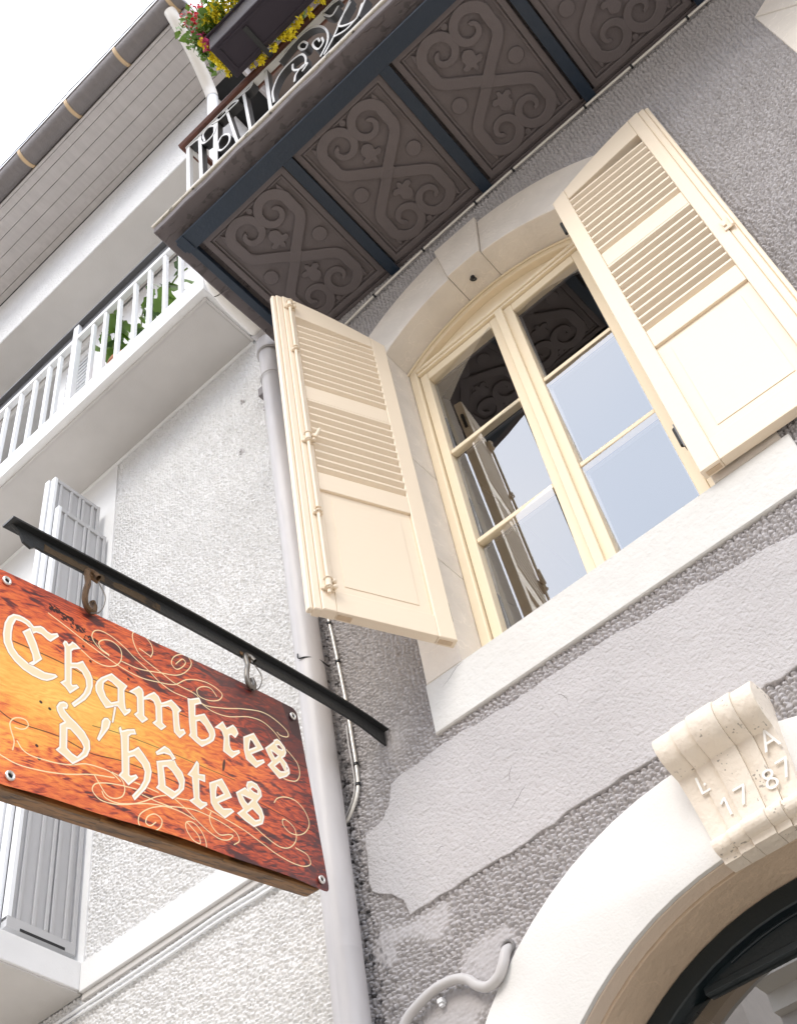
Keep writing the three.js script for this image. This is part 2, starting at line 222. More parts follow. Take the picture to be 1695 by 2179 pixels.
// the houses across the street, which the door glass mirrors
function farHouse(label, x0, x1, h, z, wallM, eave) {
  const g = thing('street_house', label, 'house', [(x0 + x1) / 2, 0, z], 'houses across the street');
  part(g, 'wall', box(x0, x1, 0, h, z, z + 8), wallM);
  for (let fl = 0; fl < 3; fl++) for (let k = 0; k * 2.3 + x0 + 0.7 < x1 - 1.2; k++) {
    const wx = x0 + 0.7 + k * 2.3, wy = 1 + fl * 3.2;
    const w = part(g, 'window', box(wx, wx + 1, wy, wy + 1.8, z - 0.03, z - 0.004), M.black);
    const f = new THREE.Mesh(slab([[wx - 0.12, wy - 0.12], [wx + 1.12, wy - 0.12], [wx + 1.12, wy + 1.92], [wx - 0.12, wy + 1.92]], z - 0.07, z - 0.004, { holes: [[[wx, wy], [wx, wy + 1.8], [wx + 1, wy + 1.8], [wx + 1, wy]]] }), M.farTrim);
    f.name = 'window_frame'; shade(f); w.add(f);
  }
  part(g, 'cornice', mergeGeometries([box(x0, x1 + 0.04, h - 0.5, h - 0.2, z - 0.22, z - 0.002), box(x0, x1 + 0.08, h - 0.2, h, z - eave, z - 0.002)]), M.farTrim);
  part(g, 'roof', slab([[z - eave - 0.1, h + 0.003], [z + 8, h + 0.003], [z + 4, h + 1.4]], 0, x1 - x0).applyMatrix4(new THREE.Matrix4().makeBasis(V3(0, 0, 1), V3(0, 1, 0), V3(-1, 0, 0)).setPosition(x1, 0, 0)), M.farRoof);
}
farHouse('beige house across the street, mirrored at the left of the door glass', -34, -8.25, 15, 20, M.farWall, 0.5);
farHouse('greyer house across the street with deep cornice, right in the door glass', -5.6, 20, 10.6, 14, M.farWall2, 0.7);

// ------------------------------------------------------------------ outlines shared by the wall and the stonework
const WIN = { x0: -1.38, x1: -0.39, sill: 4.435, ic: [-0.886, 5.783], ir: 0.8265, oc: [-0.854, 5.809], or: 1.0586, ox0: -1.532, ox1: -0.16, bottom: 4.215, sx1: -0.135 };
const angOf = ([cx, cy], x, r) => Math.acos((x - cx) / r);
const winInner = (dx = 0) => [[WIN.x0 + dx, WIN.sill], [WIN.x1 + dx, WIN.sill], ...arc(WIN.ic[0] + dx, WIN.ic[1], WIN.ir, angOf(WIN.ic, WIN.x1, WIN.ir), angOf(WIN.ic, WIN.x0, WIN.ir), 24)];
const winOuter = (dx = 0, m = 0) => [[WIN.ox0 + dx + m, WIN.bottom + m], [WIN.sx1 + dx - m, WIN.bottom + m], [WIN.sx1 + dx - m, WIN.sill], [WIN.ox1 + dx - m, WIN.sill], ...arc(WIN.oc[0] + dx, WIN.oc[1], WIN.or - m, angOf(WIN.oc, WIN.ox1, WIN.or), angOf(WIN.oc, WIN.ox0, WIN.or), 24)];
const DOOR = { ic: [-0.725, 2.414], ir: 0.892, oc: [-0.79, 2.606], or: 0.995 };
const doorInner = (r = DOOR.ir, y0 = 0) => [[DOOR.ic[0] - r, y0], [DOOR.ic[0] + r, y0], ...arc(...DOOR.ic, r, 0, Math.PI, 36)];
const doorOuter = (m = 0) => [[DOOR.oc[0] - DOOR.or + m, 0], [DOOR.oc[0] + DOOR.or + 0.14 - m, 0], [DOOR.oc[0] + DOOR.or + 0.14 - m, 2.5], ...arc(...DOOR.oc, DOOR.or - m, 0.0, Math.PI, 36)];
const jitter = (pts, n, a, seed) => { const r = rng(seed), out = []; for (let i = 0; i < pts.length; i++) { const p = pts[i], q = pts[(i + 1) % pts.length]; const k = Math.max(1, Math.round(Math.hypot(q[0] - p[0], q[1] - p[1]) / n)); for (let j = 0; j < k; j++) out.push([p[0] + (q[0] - p[0]) * j / k + (r() - 0.5) * a, p[1] + (q[1] - p[1]) * j / k + (r() - 0.5) * a]); } return out; };
const PATCH = [
  jitter([[2.2, 4.08], [-0.258, 4.088], [-0.983, 4.155], [-1.256, 4.148], [-1.353, 4.158], [-1.438, 4.168], [-1.521, 4.165], [-1.606, 4.159], [-1.691, 4.16], [-1.742, 4.151], [-1.762, 4.075], [-1.797, 4.036], [-1.872, 4.016], [-1.879, 3.948], [-1.878, 3.884], [-1.882, 3.812], [-1.852, 3.786], [-1.802, 3.762], [-1.771, 3.715], [-1.746, 3.654], [-1.678, 3.658], [-1.59, 3.655], [-1.489, 3.663], [-1.375, 3.66], [-1.267, 3.665], [-1.172, 3.673], [-1.074, 3.676], [-0.434, 3.685], [2.2, 3.69]], 0.045, 0.012, 5),
  jitter([[-1.87, 3.688], [-1.796, 3.64], [-1.744, 3.63], [-1.632, 3.634], [-1.613, 3.617], [-1.623, 3.567], [-1.682, 3.521], [-1.725, 3.555], [-1.818, 3.604], [-1.837, 3.536], [-1.875, 3.539], [-1.924, 3.597], [-1.901, 3.618], [-1.887, 3.662]], 0.04, 0.01, 6),
  jitter([[-1.473, 3.465], [-1.446, 3.456], [-1.428, 3.415], [-1.424, 3.387], [-1.417, 3.373], [-1.528, 3.314], [-1.548, 3.3], [-1.6, 3.375], [-1.622, 3.406], [-1.594, 3.454], [-1.52, 3.463]], 0.04, 0.008, 7),
  jitter([[-1.688, 3.37], [-1.641, 3.365], [-1.572, 3.315], [-1.53, 3.29], [-1.549, 3.271], [-1.593, 3.257], [-1.612, 3.20], [-1.816, 3.24], [-1.764, 3.345]], 0.04, 0.01, 8),
];
// rough-cast: one sheet of real lumps and pits
function roughSheet(x0, x1, y0, y1, step, height, hidden, stain) {
  const nx = Math.ceil((x1 - x0) / step), ny = Math.ceil((y1 - y0) / step), pos = [], uv = [], idx = [], id = new Int32Array((nx + 1) * (ny + 1)).fill(-1), hid = new Uint8Array((nx + 1) * (ny + 1));
  for (let j = 0; j <= ny; j++) for (let i = 0; i <= nx; i++) hid[j * (nx + 1) + i] = hidden(x0 + i * step, y0 + j * step) ? 1 : 0;
  const vert = (i, j) => { const k = j * (nx + 1) + i; if (id[k] < 0) { const x = x0 + i * step, y = y0 + j * step; id[k] = pos.length / 3; pos.push(x, y, height(x, y)); uv.push(x, y); } return id[k]; };
  for (let j = 0; j < ny; j++) for (let i = 0; i < nx; i++) {
    const k = j * (nx + 1) + i; if (hid[k] && hid[k + 1] && hid[k + nx + 1] && hid[k + nx + 2]) continue;
    const a = vert(i, j), b = vert(i + 1, j), c = vert(i + 1, j + 1), d = vert(i, j + 1); idx.push(a, b, c, a, c, d);
  }
  const g = new THREE.BufferGeometry(); g.setAttribute('position', new THREE.Float32BufferAttribute(pos, 3)); g.setAttribute('uv', new THREE.Float32BufferAttribute(uv, 2)); g.setIndex(idx); g.computeVertexNormals();
  if (stain) { const c = new Float32Array(pos.length); for (let i = 0; i < pos.length; i += 3) c[i] = c[i + 1] = c[i + 2] = stain(pos[i], pos[i + 1]); g.setAttribute('color', new THREE.BufferAttribute(c, 3)); }
  return g;
}
function lumps(x, y, c, amp) {
  const wx = x + 0.005 * (vnoise(x * 80, y * 80) - 0.5), wy = y + 0.005 * (vnoise(x * 60 + 40, y * 60) - 0.5);
  const [f1, f2] = worley(wx / (c * 1.22), wy / (c * 0.95)), [g1] = worley(wx / (c * 1.9) + 31, wy / (c * 1.9));
  const cell = sstep(-0.02, 0.36, f2 - f1), round = 1 - f1 * f1 * 0.75, big = 1 - sstep(0.1, 0.8, g1), n = vnoise(x * 210, y * 210);
  return amp * (0.62 * cell * round + 0.22 * big + 0.20 * n - 0.80);
}

// ------------------------------------------------------------------ the grey house
const house = thing('grey_house', 'mauve grey rendered house with arched window, balcony and arched doorway', 'house', [-0.5, 0, -0.2]);
part(house, 'wall', slab([[-2.0, 0], [6, 0], [6, 10.4], [-2.0, 10.4]], -0.42, -0.016, { holes: [[[WIN.x0 - 0.06, WIN.bottom + 0.02], [WIN.x0 - 0.06, 6.50], [-1.2, 6.66], [-0.88, 6.73], [-0.56, 6.66], [WIN.x1 + 0.06, 6.50], [WIN.x1 + 0.06, WIN.bottom + 0.02]], [...doorInner(DOOR.ir + 0.06, 0.02)].reverse()] }), M.greyRender);
{
  const polys = PATCH.slice(0, 1), smears = PATCH.slice(1);
  const smear = (x, y) => { if (y > 3.75) return 0; let n = 0; for (let k = 0; k < 12; k++) { const r = k < 6 ? 0.008 : 0.018, a = k * 1.05, px = x + r * Math.cos(a), py = y + r * Math.sin(a); if (smears.some((p) => inside(px, py, p))) n++; } return n / 12 * (0.75 + 0.25 * vnoise(x * 40, y * 40)); };
  const w1 = winOuter(0, 0.012), w2 = winOuter(2.18, 0.012), dr = doorOuter(0.012);
  const hid = (x, y) => inside(x, y, w1) || inside(x, y, w2) || inside(x, y, dr) || polys.some((p) => inside(x, y, p) && inside(x + 0.012, y, p) && inside(x - 0.012, y, p) && inside(x, y + 0.012, p) && inside(x, y - 0.012, p));
  const mould = (x, y) => { const near = 1 - sstep(-1.93, -1.80, x), low = 1 - sstep(4.2, 4.9, y); const s = vnoise(x * 75, y * 75) * 0.6 + vnoise(x * 160 + 9, y * 160) * 0.4; return 1 - 0.85 * sstep(0.74 - 0.16 * near * (0.4 + 0.6 * low), 0.82 - 0.14 * near * low, s) * near; };   // black mould specks beside the pipe
  const soft = (x, y) => 1 - 0.75 * Math.max(0, 1 - Math.hypot((x + 1.70) / 0.10, (y - 4.32) / 0.10));   // smeared smooth round the bar's fixing
  part(house, 'rough_render', roughSheet(-2.0, 1.0, 2.95, 7.06, 0.0037, (x, y) => { const k = smear(x, y); return lumps(x, y, 0.0150, 0.0215 * soft(x, y) * (1 - 0.86 * k)) * (1 - 0.35 * k) + 0.001 * k * (fbm(x * 30, y * 30, 0, 3) - 0.5); }, hid, mould), Object.assign(M.greyRender.clone(), { vertexColors: true }), 'rough-cast mauve grey render with black mould specks');
}
part(house, 'render_patch', slab(PATCH[0], -0.016, 0.006, { bevel: 0.003, seg: 2 }), M.greyPatch, 'long smooth band of render above the doorway');
part(house, 'roof', box(-2.0, 6, 10.42, 10.6, -8, 0.35), M.farRoof);
part(house, 'side_wall', mergeGeometries([box(-2.0, -1.7, 0, 10.4, -8, -0.43), box(5.7, 6, 0, 10.4, -8, -0.43), box(-1.7, 5.7, 0, 10.4, -8, -7.7)]), M.greyRender);
part(house, 'floor', mergeGeometries([box(-1.69, 5.69, 3.9, 4.15, -7.69, -0.43), box(-1.69, 5.69, 6.95, 7.1, -7.69, -0.43), box(-1.69, 5.69, 0.01, 0.05, -7.69, -0.43)]), M.room);
part(house, 'partition', mergeGeometries([box(-1.69, 5.69, 4.16, 6.94, -3.2, -3.1), box(-1.69, 5.69, 0.06, 3.89, -3.2, -3.1)]), M.room);

// window surrounds: arch stones, keystone, jamb stones, sill
function surround(dx, label) {
  const g = partGroup(house, 'window_surround', label), z1 = 0.006, z0 = -0.30, j = 0.0025;
  const put = (name, geo, m = M.stone, lb) => { const o = shade(new THREE.Mesh(geo, m)); o.name = name; if (lb) o.userData.label = lb; g.add(o); return o; };
  const kL = (y) => -0.968 + (y - 6.61) / 0.278 * -0.023 + dx, kR = (y) => -0.787 + (y - 6.61) / 0.278 * 0.04 + dx;
  const ai = (x) => angOf(WIN.ic, x, WIN.ir), ao = (x) => angOf(WIN.oc, x, WIN.or);
  const aArc = (c, r, x0, x1, n) => arc(c[0] + dx, c[1], r, angOf(c, x0, r), angOf(c, x1, r), n);
  put('arch_stone', slab([...aArc(WIN.ic, WIN.ir, WIN.x0, -0.968 - j, 12), ...aArc(WIN.oc, WIN.or, -0.988 - j, WIN.ox0, 12)], z0, z1, { bevel: 0.003 }));
  put('arch_stone', slab([...aArc(WIN.ic, WIN.ir, WIN.x1, -0.787 + j, 12), ...aArc(WIN.oc, WIN.or, -0.75 + j, WIN.ox1, 12)].reverse(), z0, z1, { bevel: 0.003 }));
  put('keystone', slab([[kL(6.606), 6.606], [kR(6.606), 6.606], [kR(6.89), 6.892], [kL(6.89), 6.888]], z0 - 0.001, z1 + 0.014, { bevel: 0.003 }));
  const yo = WIN.oc[1] + Math.sqrt(WIN.or ** 2 - (WIN.ox0 - WIN.oc[0]) ** 2), yi = WIN.ic[1] + Math.sqrt(WIN.ir ** 2 - (WIN.x0 - WIN.ic[0]) ** 2);
  const cuts = [WIN.sill + 0.002, 4.985, 5.62, null];
  for (let k = 0; k < 3; k++) {
    const a = cuts[k] + j, b = cuts[k + 1] ? cuts[k + 1] - j : 0;
    put('jamb_stone', slab(b ? [[WIN.ox0 + dx, a], [WIN.x0 + dx, a], [WIN.x0 + dx, b], [WIN.ox0 + dx, b]] : [[WIN.ox0 + dx, a], [WIN.x0 + dx, a], [WIN.x0 + dx, yi - 2 * j], [WIN.ox0 + dx, yo - 2 * j]], z0, z1 - 0.001 * k, { bevel: 0.003 }));
    put('jamb_stone', slab(b ? [[WIN.x1 + dx, a], [WIN.ox1 + dx, a], [WIN.ox1 + dx, b], [WIN.x1 + dx, b]] : [[WIN.x1 + dx, a], [WIN.ox1 + dx, a], [WIN.ox1 + dx, yo - 2 * j], [WIN.x1 + dx, yi - 2 * j]], z0, z1 - 0.001 * k, { bevel: 0.003 }));
  }
  put('sill_stone', slab([[WIN.ox0 + dx - 0.002, WIN.bottom], [WIN.sx1 + dx, WIN.bottom], [WIN.sx1 + dx, WIN.sill - 0.001], [WIN.ox0 + dx - 0.002, WIN.sill - 0.001]], -0.30, 0.012, { bevel: 0.004 }), M.sillStone, 'broad whitish stone sill');
  if (!dx) { // old iron eye under the keystone
    const e = put('iron_eye', mergeGeometries([new THREE.TorusGeometry(0.012, 0.0045, 8, 16).rotateY(0.6).translate(-0.887, 6.585, -0.065).toNonIndexed(), new THREE.SphereGeometry(0.011, 10, 8).translate(-0.887, 6.604, -0.065).toNonIndexed()]), M.iron2);
    e.userData.label = 'small dark iron eye under the keystone';
  }
}
surround(0, 'grey veined stone surround of the open-shuttered window');
surround(2.18, 'grey veined stone surround of the next window, cut by the picture edge');

// door surround
{
  const g = partGroup(house, 'door_surround', 'white arched stone doorway with dated keystone');
  const put = (name, geo, m, lb) => { const o = shade(new THREE.Mesh(geo, m)); o.name = name; if (lb) o.userData.label = lb; g.add(o); return o; };
  const ringOf = (outer, r) => [...outer.slice(1), outer[0], ...doorInner(r, 0).slice(0, 1), ...doorInner(r, 0).slice(2).reverse(), [DOOR.ic[0] + r, 0]];
  put('arch_face', toCreasedNormals(slab(ringOf(doorOuter(), DOOR.ir), -0.008, 0.010, { bevel: 0.004, seg: 2 }), 0.5), M.archWhite);
  put('arch_lip', toCreasedNormals(slab(ringOf(doorInner(DOOR.ir + 0.058, 0), DOOR.ir - 0.001), -0.0605, -0.009, { bevel: 0.002 }), 0.5), M.archLip, 'tan inner edge of the arch');
  put('arch_reveal', toCreasedNormals(slab(ringOf(doorInner(DOOR.ir + 0.058, 0), DOOR.ir - 0.008), -0.30, -0.0615, { bevel: 0.002 }), 0.5), M.archInner, 'tan stone reveal of the arch');
  // keystone: five upright fillets with a roll at head and foot
  const kx0 = -0.83, kx1 = -0.533, cuts = [0, 0.2, 0.37, 0.63, 0.8, 1], proud = [0, 0.006, 0.012, 0.006, 0];
  const profile = (e) => {
    const p = [[-0.02, 3.27], [0.030 + e, 3.27], [0.034 + e, 3.288]];
    p.push(...arc(0.040 + e, 3.312, 0.024, -Math.PI / 2, Math.PI / 2, 8)); p.push([0.036 + e, 3.345], [0.040 + e, 3.40], [0.050 + e, 3.47], [0.066 + e, 3.522]);
    p.push(...arc(0.072 + e, 3.592, 0.062, -Math.PI / 2 + 0.35, Math.PI / 2, 12)); p.push([0.03, 3.662 + e * 0.6], [-0.02, 3.662 + e * 0.6]); return p;
  };
  for (let k = 0; k < 5; k++) {
    const a = kx0 + (kx1 - kx0) * cuts[k], b = kx0 + (kx1 - kx0) * cuts[k + 1], mid = (kx0 + kx1) / 2;
    const geo = along(profile(proud[k]), a + 0.0003, b - 0.0003, { bevelEnabled: true, bevelThickness: 0.0016, bevelSize: 0.002, bevelOffset: -0.002, bevelSegments: 2, steps: 1 });
    const p = geo.attributes.position; for (let i = 0; i < p.count; i++) { const t = (p.getY(i) - 3.27) / 0.39; p.setX(i, mid + (p.getX(i) - mid) * (0.80 + 0.2 * Math.min(1, t * 1.1))); }
    geo.computeVertexNormals(); put('keystone_fillet', toCreasedNormals(metric(geo), 0.6), M.keyStone);
  }
  const font = await new FontLoader().loadAsync('fonts/droid/droid_sans_regular.typeface.json');
  const zAt = (y) => 0.047 + (y - 3.40) * 0.16;
  for (const [ch, x, y, h, pr] of [['1', -0.752, 3.372, 0.05, 0.006], ['7', -0.705, 3.374, 0.05, 0.012], ['8', -0.628, 3.376, 0.052, 0.006], ['7', -0.585, 3.386, 0.05, 0.002], ['L', -0.785, 3.458, 0.05, 0.001], ['A', -0.590, 3.468, 0.055, 0.002], ['.', -0.768, 3.476, 0.04, 0.001]]) {
    const t = new TextGeometry(ch, { font, size: h, depth: 0.004, curveSegments: 6 }); t.rotateX(0.12); t.translate(x, y, zAt(y) + pr - 0.0036); put('carved_letter', t, M.letter);
  }
}

// hairline cracks in the render band and the stonework
for (const [z, ...p] of [[0.0062, -1.30, 3.93, -1.315, 3.905, -1.32, 3.88], [0.0062, -1.27, 3.84, -1.30, 3.82, -1.325, 3.80, -1.345, 3.79], [0.0062, -1.62, 3.80, -1.60, 3.812, -1.585, 3.806], [0.0062, -1.09, 4.07, -1.07, 4.05, -1.065, 4.02], [0.0122, -1.47, 4.38, -1.43, 4.40, -1.40, 4.42, -1.37, 4.425]]) {
  const pts = []; for (let i = 0; i < p.length; i += 2) pts.push([p[i], p[i + 1]]);
  const path = smooth(pts, 4).map((q, i) => V3(q.x + 0.003 * (hash2(i, Math.round(p[0] * 100)) - 0.5), q.y + 0.003 * (hash2(i + 7, Math.round(p[1] * 100)) - 0.5), 0));
  part(house, 'crack', slab(band(path, (t) => 0.0008 * Math.sin(Math.PI * (0.1 + 0.8 * t))), z - 0.002, z), M.crack);
}
// ------------------------------------------------------------------ window
{
  const w = thing('casement_window', 'cream double casement window under the stone arch, sky mirrored in its panes', 'window', [-0.886, 4.44, -0.19]);
  const ring = shapeOf([[WIN.x0 + 0.001, 4.445], [WIN.x1 - 0.001, 4.445], ...arc(...WIN.ic, WIN.ir - 0.001, angOf(WIN.ic, WIN.x1 - 0.001, WIN.ir), angOf(WIN.ic, WIN.x0 + 0.001, WIN.ir), 24)]);
  const ri = WIN.ir - 0.042, iy = 4.49;
  ring.holes.push(new THREE.Path([[WIN.x0 + 0.042, iy], ...arc(...WIN.ic, ri, angOf(WIN.ic, WIN.x0 + 0.042, ri), angOf(WIN.ic, WIN.x1 - 0.042, ri), 24), [WIN.x1 - 0.042, iy]].map(([x, y]) => new THREE.Vector2(x, y))));
  part(w, 'frame', slab(ring, -0.235, -0.155, { bevel: 0.005, seg: 2 }), M.frameCream);
  const bead = shapeOf(arc(...WIN.ic, WIN.ir - 0.004, angOf(WIN.ic, WIN.x1, WIN.ir) - 0.02, angOf(WIN.ic, WIN.x0, WIN.ir) + 0.02, 24).concat(arc(...WIN.ic, WIN.ir - 0.016, angOf(WIN.ic, WIN.x0, WIN.ir) + 0.02, angOf(WIN.ic, WIN.x1, WIN.ir) - 0.02, 24)));
  part(w, 'arch_bead', slab(bead, -0.154, -0.146, { bevel: 0.002 }), M.frameCream);
  const hp = shapeOf([[WIN.x0 + 0.043, 6.405], [WIN.x1 - 0.043, 6.405], ...arc(...WIN.ic, ri - 0.001, angOf(WIN.ic, WIN.x1 - 0.043, ri), angOf(WIN.ic, WIN.x0 + 0.043, ri), 20)]);
  part(w, 'head_panel', slab(hp, -0.225, -0.190), M.frameCream);
  part(w, 'head_rail', box(WIN.x0 + 0.043, WIN.x1 - 0.043, 6.388, 6.404, -0.23, -0.158, 0.003), M.frameCream);
  part(w, 'head_moulding', box(WIN.x0 + 0.043, WIN.x1 - 0.043, 6.406, 6.428, -0.189, -0.150, 0.006), M.frameCream);
  for (const [a, b, name] of [[WIN.x0 + 0.045, -0.869, 'left'], [-0.867, WIN.x1 - 0.045, 'right']]) {
    const s = partGroup(w, 'sash', `${name} sash of the window`), st = 0.043, mst = 0.060, gl = name === 'left' ? [a + st - 0.001, b - mst] : [a + mst, b - st + 0.001];
    const put = (n, geo, m) => { const o = shade(new THREE.Mesh(geo, m)); o.name = n; s.add(o); };
    put('stile', box(a, gl[0], 4.492, 6.386, -0.225, -0.172, 0.004), M.frameCream); put('stile', box(gl[1], b, 4.492, 6.386, -0.225, -0.172, 0.004), M.frameCream);
    put('rail', box(gl[0], gl[1], 6.333, 6.386, -0.225, -0.173, 0.004), M.frameCream); put('rail', box(gl[0], gl[1], 4.492, 4.58, -0.225, -0.173, 0.004), M.frameCream);
    const ys = [4.58, 5.155, 5.752, 6.333];
    for (let k = 1; k < 3; k++) put('glazing_bar', box(gl[0], gl[1], ys[k] - 0.0125, ys[k] + 0.0125, -0.215, -0.180, 0.005), M.frameCream);
    const tilt = rng(name === 'left' ? 11 : 12);
    for (let k = 0; k < 3; k++) {
      const y0 = ys[k] + (k ? 0.0125 : 0), y1 = ys[k + 1] - (k < 2 ? 0.0125 : 0), pg = new THREE.PlaneGeometry(gl[1] - gl[0], y1 - y0); pg.rotateY((name === 'left' ? -0.115 : -0.01) + (tilt() - 0.5) * 0.006); pg.rotateX(0.048 + (tilt() - 0.5) * 0.006);   // old panes, puttied in a little askew
      pg.translate((gl[0] + gl[1]) / 2, (y0 + y1) / 2, -0.196);
      put('pane', pg, M.glass);
      const bd = 0.010; put('glazing_bead', slab([[gl[0], y0], [gl[1], y0], [gl[1], y1], [gl[0], y1]], -0.2245, -0.216, { holes: [[[gl[0] + bd, y0 + bd], [gl[0] + bd, y1 - bd], [gl[1] - bd, y1 - bd], [gl[1] - bd, y0 + bd]]] }), M.darkMetal);
    }
  }
  part(w, 'astragal', box(-0.888, -0.848, 4.50, 6.384, -0.171, -0.152, 0.006), M.frameCream);
}

// ------------------------------------------------------------------ door
{
  const d = thing('entrance_door', 'near-black green arched door frame with mirror-like glass under the dated keystone', 'door', [DOOR.ic[0], 0, -0.22]);
  const fr = shapeOf(doorInner(DOOR.ir - 0.009, 0.01)); const r2 = DOOR.ir - 0.068;
  fr.holes.push(new THREE.Path([...doorInner(r2, 0.08)].reverse().map(([x, y]) => new THREE.Vector2(x, y))));
  part(d, 'frame', toCreasedNormals(slab(fr, -0.28, -0.208, { bevel: 0.004 }), 0.5), M.doorGreen);
  const yh = 3.165, ah = Math.asin((yh - DOOR.ic[1]) / (r2 - 0.001));
  part(d, 'head_panel', slab(arc(...DOOR.ic, r2 - 0.001, ah, Math.PI - ah, 24), -0.27, -0.235), M.doorGreen);
  part(d, 'head_bead', tube(arc(...DOOR.ic, r2 - 0.012, ah + 0.12, Math.PI - ah - 0.12, 16).map(([x, y]) => [x, y, -0.232]), 0.004, { seg: 60, sides: 6 }), M.doorGreen);
  const hx = (r2 - 0.001) * Math.cos(ah);
  part(d, 'transom', box(DOOR.ic[0] - hx, DOOR.ic[0] + hx, yh - 0.022, yh - 0.001, -0.27, -0.231, 0.003), M.doorGreen);
  part(d, 'mullion', box(DOOR.ic[0] - 0.035, DOOR.ic[0] + 0.035, 0.08, yh - 0.023, -0.27, -0.231, 0.003), M.doorGreen);
  const gy = yh - 0.024;
  for (const s of [-1, 1]) {
    const ag = Math.asin((gy - DOOR.ic[1]) / (r2 - 0.001)), pts = arc(...DOOR.ic, r2 - 0.001, 0, ag, 10).map(([x, y]) => [x - DOOR.ic[0], y]);
    const outline = [[0.036, 0.082], [r2 - 0.001, 0.082], ...pts, [0.036, gy]].map(([x, y]) => [DOOR.ic[0] + s * x, y]);
    const sg = new THREE.ShapeGeometry(shapeOf(s > 0 ? outline : outline.reverse())); sg.translate(0, 0, -0.2525);
    part(d, 'pane', sg, M.doorGlass);
  }
}
// ------------------------------------------------------------------ louvred shutters
const slatGeo = new Map();
function shutter(label, at, turn, zs) {   // x from hinge to free edge, visible face towards z * zs
  const g = thing('louvred_shutter', label, 'shutter', at, 'cream louvred shutters of the arched window'); g.rotation.y = turn;
  const W = 0.525, T0 = 0.040, zf = (a, b) => zs > 0 ? [a, b] : [-b, -a];   // depth measured back from the visible face
  const bx = (x0, x1, y0, y1, d0, d1, r = 0.003) => { const [z0, z1] = zf(-d1, -d0); return box(x0, x1, y0, y1, z0, z1, r); };
  const h0 = 0.068, h1 = 0.430, topH = 1.945, topF = 2.105;
  const top = (x) => topH + (topF - topH) * (1 - (1 - x / W) ** 1.6);
  const put = (n, geo, m = M.cream, lb) => local(g, n, geo, m, lb);
  const pl = (pts, d0, d1, bevel = 0.002) => { const [z0, z1] = zf(-d1, -d0); return slab(pts, z0, z1, { bevel }); };
  put('stile', pl([[0, 0], [h0, 0], [h0, top(h0)], [0, top(0)]], 0, T0, 0.003));
  put('stile', pl([[h1, 0], [W - 0.045, 0], [W - 0.045, top(W - 0.045)], [h1, top(h1)]], 0, T0, 0.003));
  put('meeting_stile', pl([[W - 0.0445, 0], [W - 0.018, 0], [W - 0.018, top(W - 0.018)], [W - 0.0445, top(W - 0.044)]], 0.006, T0 + 0.004, 0.003));
  put('meeting_bead', pl([[W - 0.0175, 0.002], [W, 0.002], [W, top(W) - 0.004], [W - 0.0175, top(W - 0.017)]], 0.013, T0 - 0.002, 0.004));
  const xs = Array.from({ length: 9 }, (_, i) => h0 + 0.0005 + (h1 - h0 - 0.001) * i / 8);
  const louvTop = (x) => 1.893 + 0.055 * (x - h0) / (h1 - h0);
  put('rail', pl([...xs.map((x) => [x, louvTop(x)]), ...xs.slice().reverse().map((x) => [x, top(x)])], 0.001, T0 - 0.001));
  put('rail', bx(h0 + 0.0005, h1 - 0.0005, 0.001, 0.105, 0.001, T0 - 0.001));
  put('rail', bx(h0 + 0.0005, h1 - 0.0005, 0.668, 0.772, 0.001, T0 - 0.001));
  put('rail', bx(h0 + 0.0005, h1 - 0.0005, 1.274, 1.372, 0.001, T0 - 0.001));
  put('panel', pl([[h0 + 0.0005, 0.1055], [h1 - 0.0005, 0.1055], [h1 - 0.0005, 0.6675], [h0 + 0.0005, 0.6675]], 0.013, 0.030, 0.0));
  put('panel_field', pl([[h0 + 0.045, 0.15], [h1 - 0.045, 0.15], [h1 - 0.045, 0.625], [h0 + 0.045, 0.625]], 0.0105, 0.0129, 0.0008));
  const key = zs; if (!slatGeo.has(key)) slatGeo.set(key, along([[0.0225, 0.003], [0.0225, 0.014], [0.0195, 0.0155], [-0.016, -0.0135], [-0.016, -0.026]].map(([z, y]) => [z * zs, y]).sort(() => 0), -(h1 - h0) / 2 + 0.001, (h1 - h0) / 2 - 0.001));
  const r = rng(zs > 0 ? 3 : 4);
  for (const [y0, n] of [[0.800, 10], [1.400, 10]]) for (let k = 0; k < n; k++) {
    const s = put('slat', slatGeo.get(key)); s.position.set((h0 + h1) / 2, y0 + k * 0.0503 + (r() - 0.5) * 0.001, -zs * 0.0205); s.rotation.x = (r() - 0.5) * 0.03;
  }
  // end blocks of the tenons seen under the bottom edge
  for (const x of [h0, h1]) put('tenon_end', bx(x - 0.055, x - 0.006, -0.0025, -0.0002, 0.012, 0.030, 0), M.endGrain);
  return { g, put, W, bx };
}
